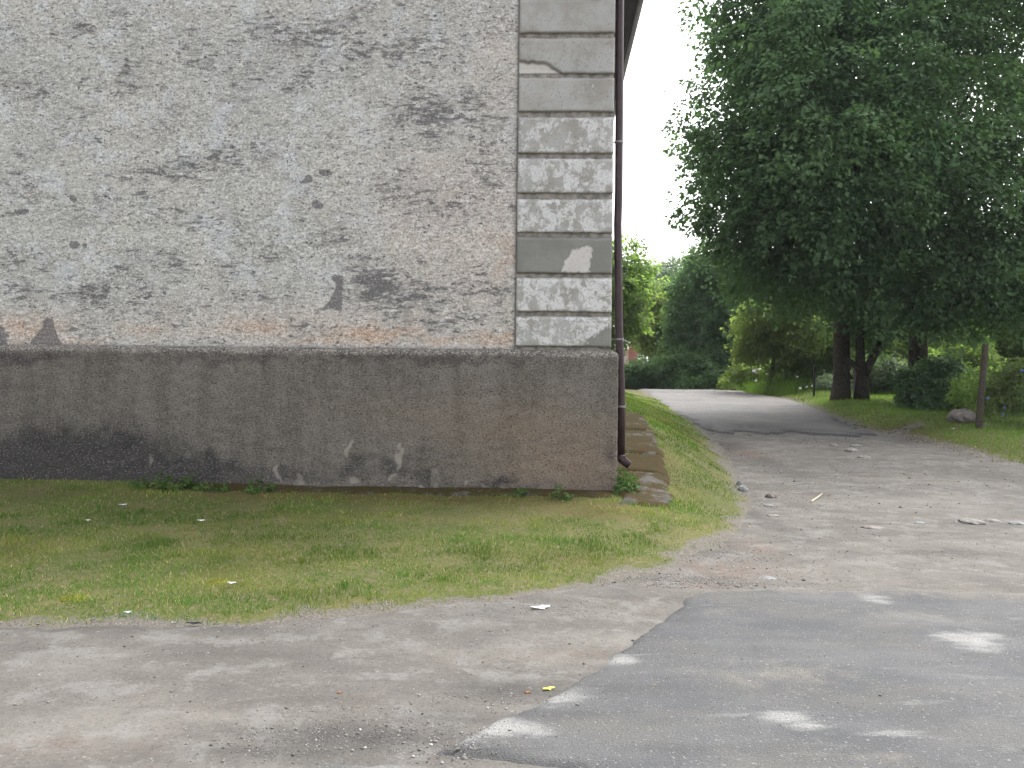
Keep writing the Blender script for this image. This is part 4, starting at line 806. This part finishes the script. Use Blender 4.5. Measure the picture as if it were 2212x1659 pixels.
# weeds, tall grass, flowers
MWD = leafmat('weed leaves', (.06, .12, .03), (.10, .17, .05), .3)
def weed(px, py, r, n, leaf, seed, label, mat=MWD, group='weeds at the foot of the wall', name='weed', hz=.8, yy=None):
    p = gp(px, py) if yy is None else yy
    t = empty(name, p); tag(t, label, 'weed', group)
    crown(t, p, [(p[0], p[1], p[2] + r * hz * .6, r, r * .8, r * hz)], n, 9, leaf, r * .5, mat, seed, droop=.1, inner=.5, name='leaves')
    b = MB(); rr = np.random.default_rng(seed)
    for k in range(6): e = rr.normal(0, .5, 2) * r; b.tube([(0, 0, -.02), (e[0] * .4, e[1] * .4, r * hz * .5), (e[0], e[1], r * hz)], [.004, .003, .002], 5)
    b.build('stems', mat, t)
for a in [(300,1058,.11,16,.04,'small green weeds at the wall foot, leftmost'),(360,1060,.13,24,.045,'small green weeds at the wall foot below the darkest stain'),(410,1060,.12,22,.045,'small green weeds right of the darkest plinth stain'),
          (470,1062,.10,14,.04,'thin green weeds under the sooty plinth bottom'),(560,1064,.13,20,.05,'weed with long pale leaves by the mossy strip'),(1130,1074,.08,12,.035,'tiny weed at the wall foot under a dark smear'),
          (1210,1082,.10,16,.035,'low weed at the wall foot toward the corner')]:
    weed(a[0], a[1], a[2], a[3], a[4], int(a[0]), a[5])
for k, (lx, ly_, r_, lb) in enumerate([(.18, .0, .15, 'bushy green weed at the building corner under the downpipe shoe'), (.22, -.12, .13, 'lower green weed in front of the plinth corner'), (.2, .35, .14, 'green weed behind the downpipe shoe by the plinth')]):
    wx, wy = toworld((lx, ly_)); weed(0, 0, r_, 34 if k == 0 else 20, .045, 300 + k, lb, yy=np.array([wx, wy, float(H(wx, wy))]), hz=.9)
def tuft(name, px, py, r, h, n, label, mat=MV, cat='grass', seed=0, group=None):
    p = gp(px, py); rr = np.random.default_rng(seed); x = p[0] + rr.normal(0, r, n); y = p[1] + rr.normal(0, r, n)
    o = blades(name, x, y, h * rr.uniform(.5, 1, n), .014, mat, rr.random(n), None, None, None, .35, None, tuple(p)); return tag(o, label, cat, group)
tuft('tall_grass_clump', 1695, 850, .4, .75, 900, 'tall grass clump right of the leaning thin trunk', seed=1)
tuft('tall_grass_clump', 1635, 847, .35, .6, 700, 'tall grass clump with white flowers left of the leaning thin trunk', seed=2)
MFL = plain('white petals', (.75, .72, .75), .7, .2, .1, 20); MFB = plain('blue petals', (.2, .25, .62), .7, .2, .1, 20); MST = plain('flower stem', (.08, .13, .04), .8)
def flower(px, py, Y, r, mat, label, group, seed):
    p = at(px, py, Y); g0 = float(H(p[0], p[1])); t = empty('wild_flower', (p[0], p[1], g0)); tag(t, label, 'flower', group); hh = max(.2, p[2] - g0)
    b = MB(); b.tube([(0, 0, -.02), (.02, 0, hh * .5), (0, 0, hh)], [.006, .005, .004], 5); b.build('stem', MST, t)
    rr = np.random.default_rng(seed); b = MB()
    for k in range(14):
        a = rr.uniform(0, 6.28); e = rr.uniform(-.3, 1.2); d = np.array([math.cos(a) * math.cos(e), math.sin(a) * math.cos(e), math.sin(e)]); s = np.cross(d, [0, 0, 1]); s = s / (np.linalg.norm(s) + 1e-6)
        c0 = np.array([0, 0, hh]); b.add([c0, c0 + d * r * .6 + s * r * .35, c0 + d * r, c0 + d * r * .6 - s * r * .35], [(0, 1, 2, 3)])
    b.build('petals', mat, t)
gf = 'white wild flowers at the garden edge'
for i, (px, py, r, lb) in enumerate([(1629,804,.13,'largest pinkish white flower head left of the leaning trunk'),(1642,799,.08,'white flower head just right of the largest one'),(1656,809,.06,'small white flower close to the leaning trunk'),(1633,824,.08,'white flower lower in the left grass clump'),
        (1722,815,.06,'white flower right of the right grass clump, higher'),(1728,842,.08,'white flower low beside the right grass clump'),(1742,846,.08,'white flower low in the verge left of the bare trunk'),(1755,842,.06,'rightmost small white flower before the thin iron post')]):
    flower(px, py, 31.5, r, MFL, lb, gf, i)
for i, (px, py, r, lb) in enumerate([(2167,896,.05,'blue wild flower lower of the pair near the right edge'),(2170,883,.05,'blue wild flower upper of the pair near the right edge'),(2207,803,.06,'blue wild flower highest at the right edge'),(2133,862,.05,'pale blue wild flower by the leaning post')]):
    flower(px, py, 20.5, r, MFB, lb, 'blue wild flowers near the right edge', 40 + i)

# ------------------------------------------------------------------ fence posts and wire
MPO = plain('grey weathered post wood', (.07, .06, .05), .9, .1, .35, 16, .5)
def post(name, px, py, tx, ty, r, label, mat, cat='fence post'):
    p = gp(px, py); q = at(tx, ty, p[1]); b = MB(); d = q - p
    b.tube([(0, 0, -.2), tuple(d * .33), tuple(d * .66), tuple(d), tuple(d + np.array([0, 0, r * .3]))], [r * 1.05, r, r * .95, r * .9, r * .6], 10)
    return tag(b.build(name, mat, None, p), label, cat), p, q
po, p0, q0 = post('fence_post', 2113, 926, 2129, 745, .075, 'weathered wooden post leaning slightly right beside the boulder', MPO)
post('fence_post', 1758, 858, 1759, 790, .035, 'thin black iron post left of the bare thick trunk', plain('rusty black iron', (.015, .013, .012), .6, .3))
post('fence_post', 1848, 862, 1847, 797, .075, 'pale grey post between the bare trunk and the forked tree', plain('pale post', (.32, .31, .27), .9))
post('fence_post', 1637, 815, 1636, 780, .13, 'grey old board post behind the white flowers', MPO)
post('fence_post', 1650, 815, 1649, 784, .10, 'second grey old board post, nearer the leaning thin trunk', MPO)
f_o = p0; fence = empty('wire_fence', f_o); tag(fence, 'rusty wire mesh fence running right from the leaning wooden post', 'fence')
b = MB(); A_ = p0 + np.array([.05, .08, 0]); dirf = np.array([1.0, -.28, 0]); dirf /= np.linalg.norm(dirf); Lf = 7.0
def fp(s, z): q = A_ + dirf * s; return np.array([q[0], q[1], float(H(q[0], q[1])) + z]) - f_o
for z in np.arange(.08, 1.65, .13): b.tube([fp(s, z + .03 * math.sin(s * 2)) for s in np.linspace(0, Lf, 12)], .0016, 3, False)
for s in np.arange(0, Lf, .13): b.tube([fp(s, .05), fp(s + .01, 1.62)], .0014, 3, False)
b.build('wire_mesh', plain('rusty wire', (.17, .14, .12), .7, .3), fence)
for s in (2.6, 5.2):
    b = MB(); b.tube([fp(s, -.2), fp(s, 1.75)], [.06, .05], 9); b.build('post', MPO, fence)

# ------------------------------------------------------------------ far house with brick chimney
c = at(1362, 765, 58); gz = float(H(c[0], c[1])); hs_ = empty('far_house', (c[0], c[1], gz)); tag(hs_, 'distant low house with grey roof and red brick chimney behind the bushes', 'house')
zr = at(1400, 766, 58)[2] - gz
MHW = plain('pale house wall', (.5, .48, .44), .9); MHR = plain('grey fibre roof', (.3, .3, .31), .9, .15, .2, 4); MCH = Mat('red brick', .9, .1)
bk = MCH.t.nodes.new('ShaderNodeTexBrick'); MCH.put(bk.inputs['Vector'], MCH.map(rot=(R(90), 0, 0))); bk.inputs['Scale'].default_value = 4; bk.inputs['Color1'].default_value = (.33, .1, .06, 1); bk.inputs['Color2'].default_value = (.25, .08, .05, 1); bk.inputs['Mortar'].default_value = (.35, .3, .27, 1); MCH.done(bk.outputs[0])
b = MB(); b.box(.5, 6, 0, 5, -.3, zr - 1.4); b.box(-9, .2, 1, 8, -.3, zr + .4); b.build('wall', MHW, hs_)
b = MB(); b.add([(.3, -.4, zr - 1.45), (6.3, -.4, zr - 1.45), (6.3, 2.5, zr), (.3, 2.5, zr), (.3, 5.4, zr - 1.45), (6.3, 5.4, zr - 1.45)], [(0, 1, 2, 3), (3, 2, 5, 4)])
b.add([(-9.3, .6, zr + .35), (.28, .6, zr + .35), (.0, 4.5, zr + 2.6), (-9.3, 4.5, zr + 2.6), (.28, 8.4, zr + .35), (-9.3, 8.4, zr + .35)], [(0, 1, 2, 3), (3, 2, 4, 5)])
b.add([(.28, .6, zr + .35), (.28, 8.4, zr + .35), (.0, 4.5, zr + 2.6)], [(0, 1, 2)])
rf = b.build('roof', MHR, hs_)
b = MB(); b.box(-.1, .42, -.3, .25, zr - 1, zr + .55); b.box(-.16, .48, -.36, .31, zr + .55, zr + .68); b.build('chimney', MCH, rf)
b = MB(); b.prism([(.62, zr - 1.4), (.78, zr - 1.4), (.62, zr - .0), (.5, zr - .0)], -.5, -.44); b.build('gable_trim', MFL, rf)

# ------------------------------------------------------------------ leaf litter along the verge
nl = 1500; vp = VERGE[2:-2]; ii = rng.integers(0, len(vp) - 1, nl); tt = rng.random(nl)[:, None]; q = vp[ii] * (1 - tt) + vp[ii + 1] * tt + rng.normal(0, .35, (nl, 2)) + np.array([-.12, 0])
lawn_pts = np.stack([rng.uniform(-6, 4, 500), rng.uniform(5.6, 10.6, 500)], 1); lawn_pts = lawn_pts[sdpoly(LAWN, lawn_pts[:, 0], lawn_pts[:, 1]) > -.25]; lawn_pts = lawn_pts[rng.random(len(lawn_pts)) < .45]
road_pts = np.stack([rng.uniform(-3, 8, 160), rng.uniform(4, 20, 160)], 1); road_pts = road_pts[lawn_sd(road_pts[:, 0], road_pts[:, 1]) < 0]
q = np.vstack([q, lawn_pts, road_pts]); nl = len(q)
far_ = np.interp(q[:, 1], [5, 20], [.022, .05]); P = np.stack([q[:, 0], q[:, 1], H(q[:, 0], q[:, 1]) + np.where(sdpoly(LAWN, q[:, 0], q[:, 1]) > 0, .03, .035)], 1)
a_ = rng.uniform(0, 6.28, nl); D = np.stack([np.cos(a_), np.sin(a_), rng.normal(0, .15, nl)], 1); N = np.stack([rng.normal(0, .25, nl), rng.normal(0, .25, nl), np.ones(nl)], 1); Lf_ = far_ * rng.uniform(.6, 1.3, nl)
o = leaf_mesh('leaf_litter', P, D, N, Lf_, Lf_ * .7, leafmat('dry leaf litter', (.10, .07, .04), (.26, .19, .09), .2, (.4, .36, .12)), None, (0, 0, 0), rng.random(nl)); tag(o, 'dry brown leaves scattered along the verge and over the lawn', 'leaf litter', kind='stuff')

# ------------------------------------------------------------------ thin air haze, added also to imitate lens glare lifting the blacks
zmin = float(min(v.co.z for v in bpy.data.objects['ground'].data.vertices)); gv = bpy.data.objects['ground'].data.vertices
x0 = min(v.co.x for v in gv) - 2; x1 = max(v.co.x for v in gv) + 2; y0 = min(v.co.y for v in gv) - 2; y1 = max(v.co.y for v in gv) + 2
hm = bpy.data.materials.new('air'); hm.use_nodes = True; hn = hm.node_tree; hn.nodes.clear()
ho = hn.nodes.new('ShaderNodeOutputMaterial'); pv = hn.nodes.new('ShaderNodeVolumePrincipled'); pv.inputs['Color'].default_value = (.86, .93, 1, 1); pv.inputs['Density'].default_value = .00035; pv.inputs['Anisotropy'].default_value = .2
hn.links.new(pv.outputs[0], ho.inputs['Volume'])
b = MB(); b.box(x0, x1, y0, y1, zmin - 1, 24); o = b.build('haze', hm); o['kind'] = 'stuff'
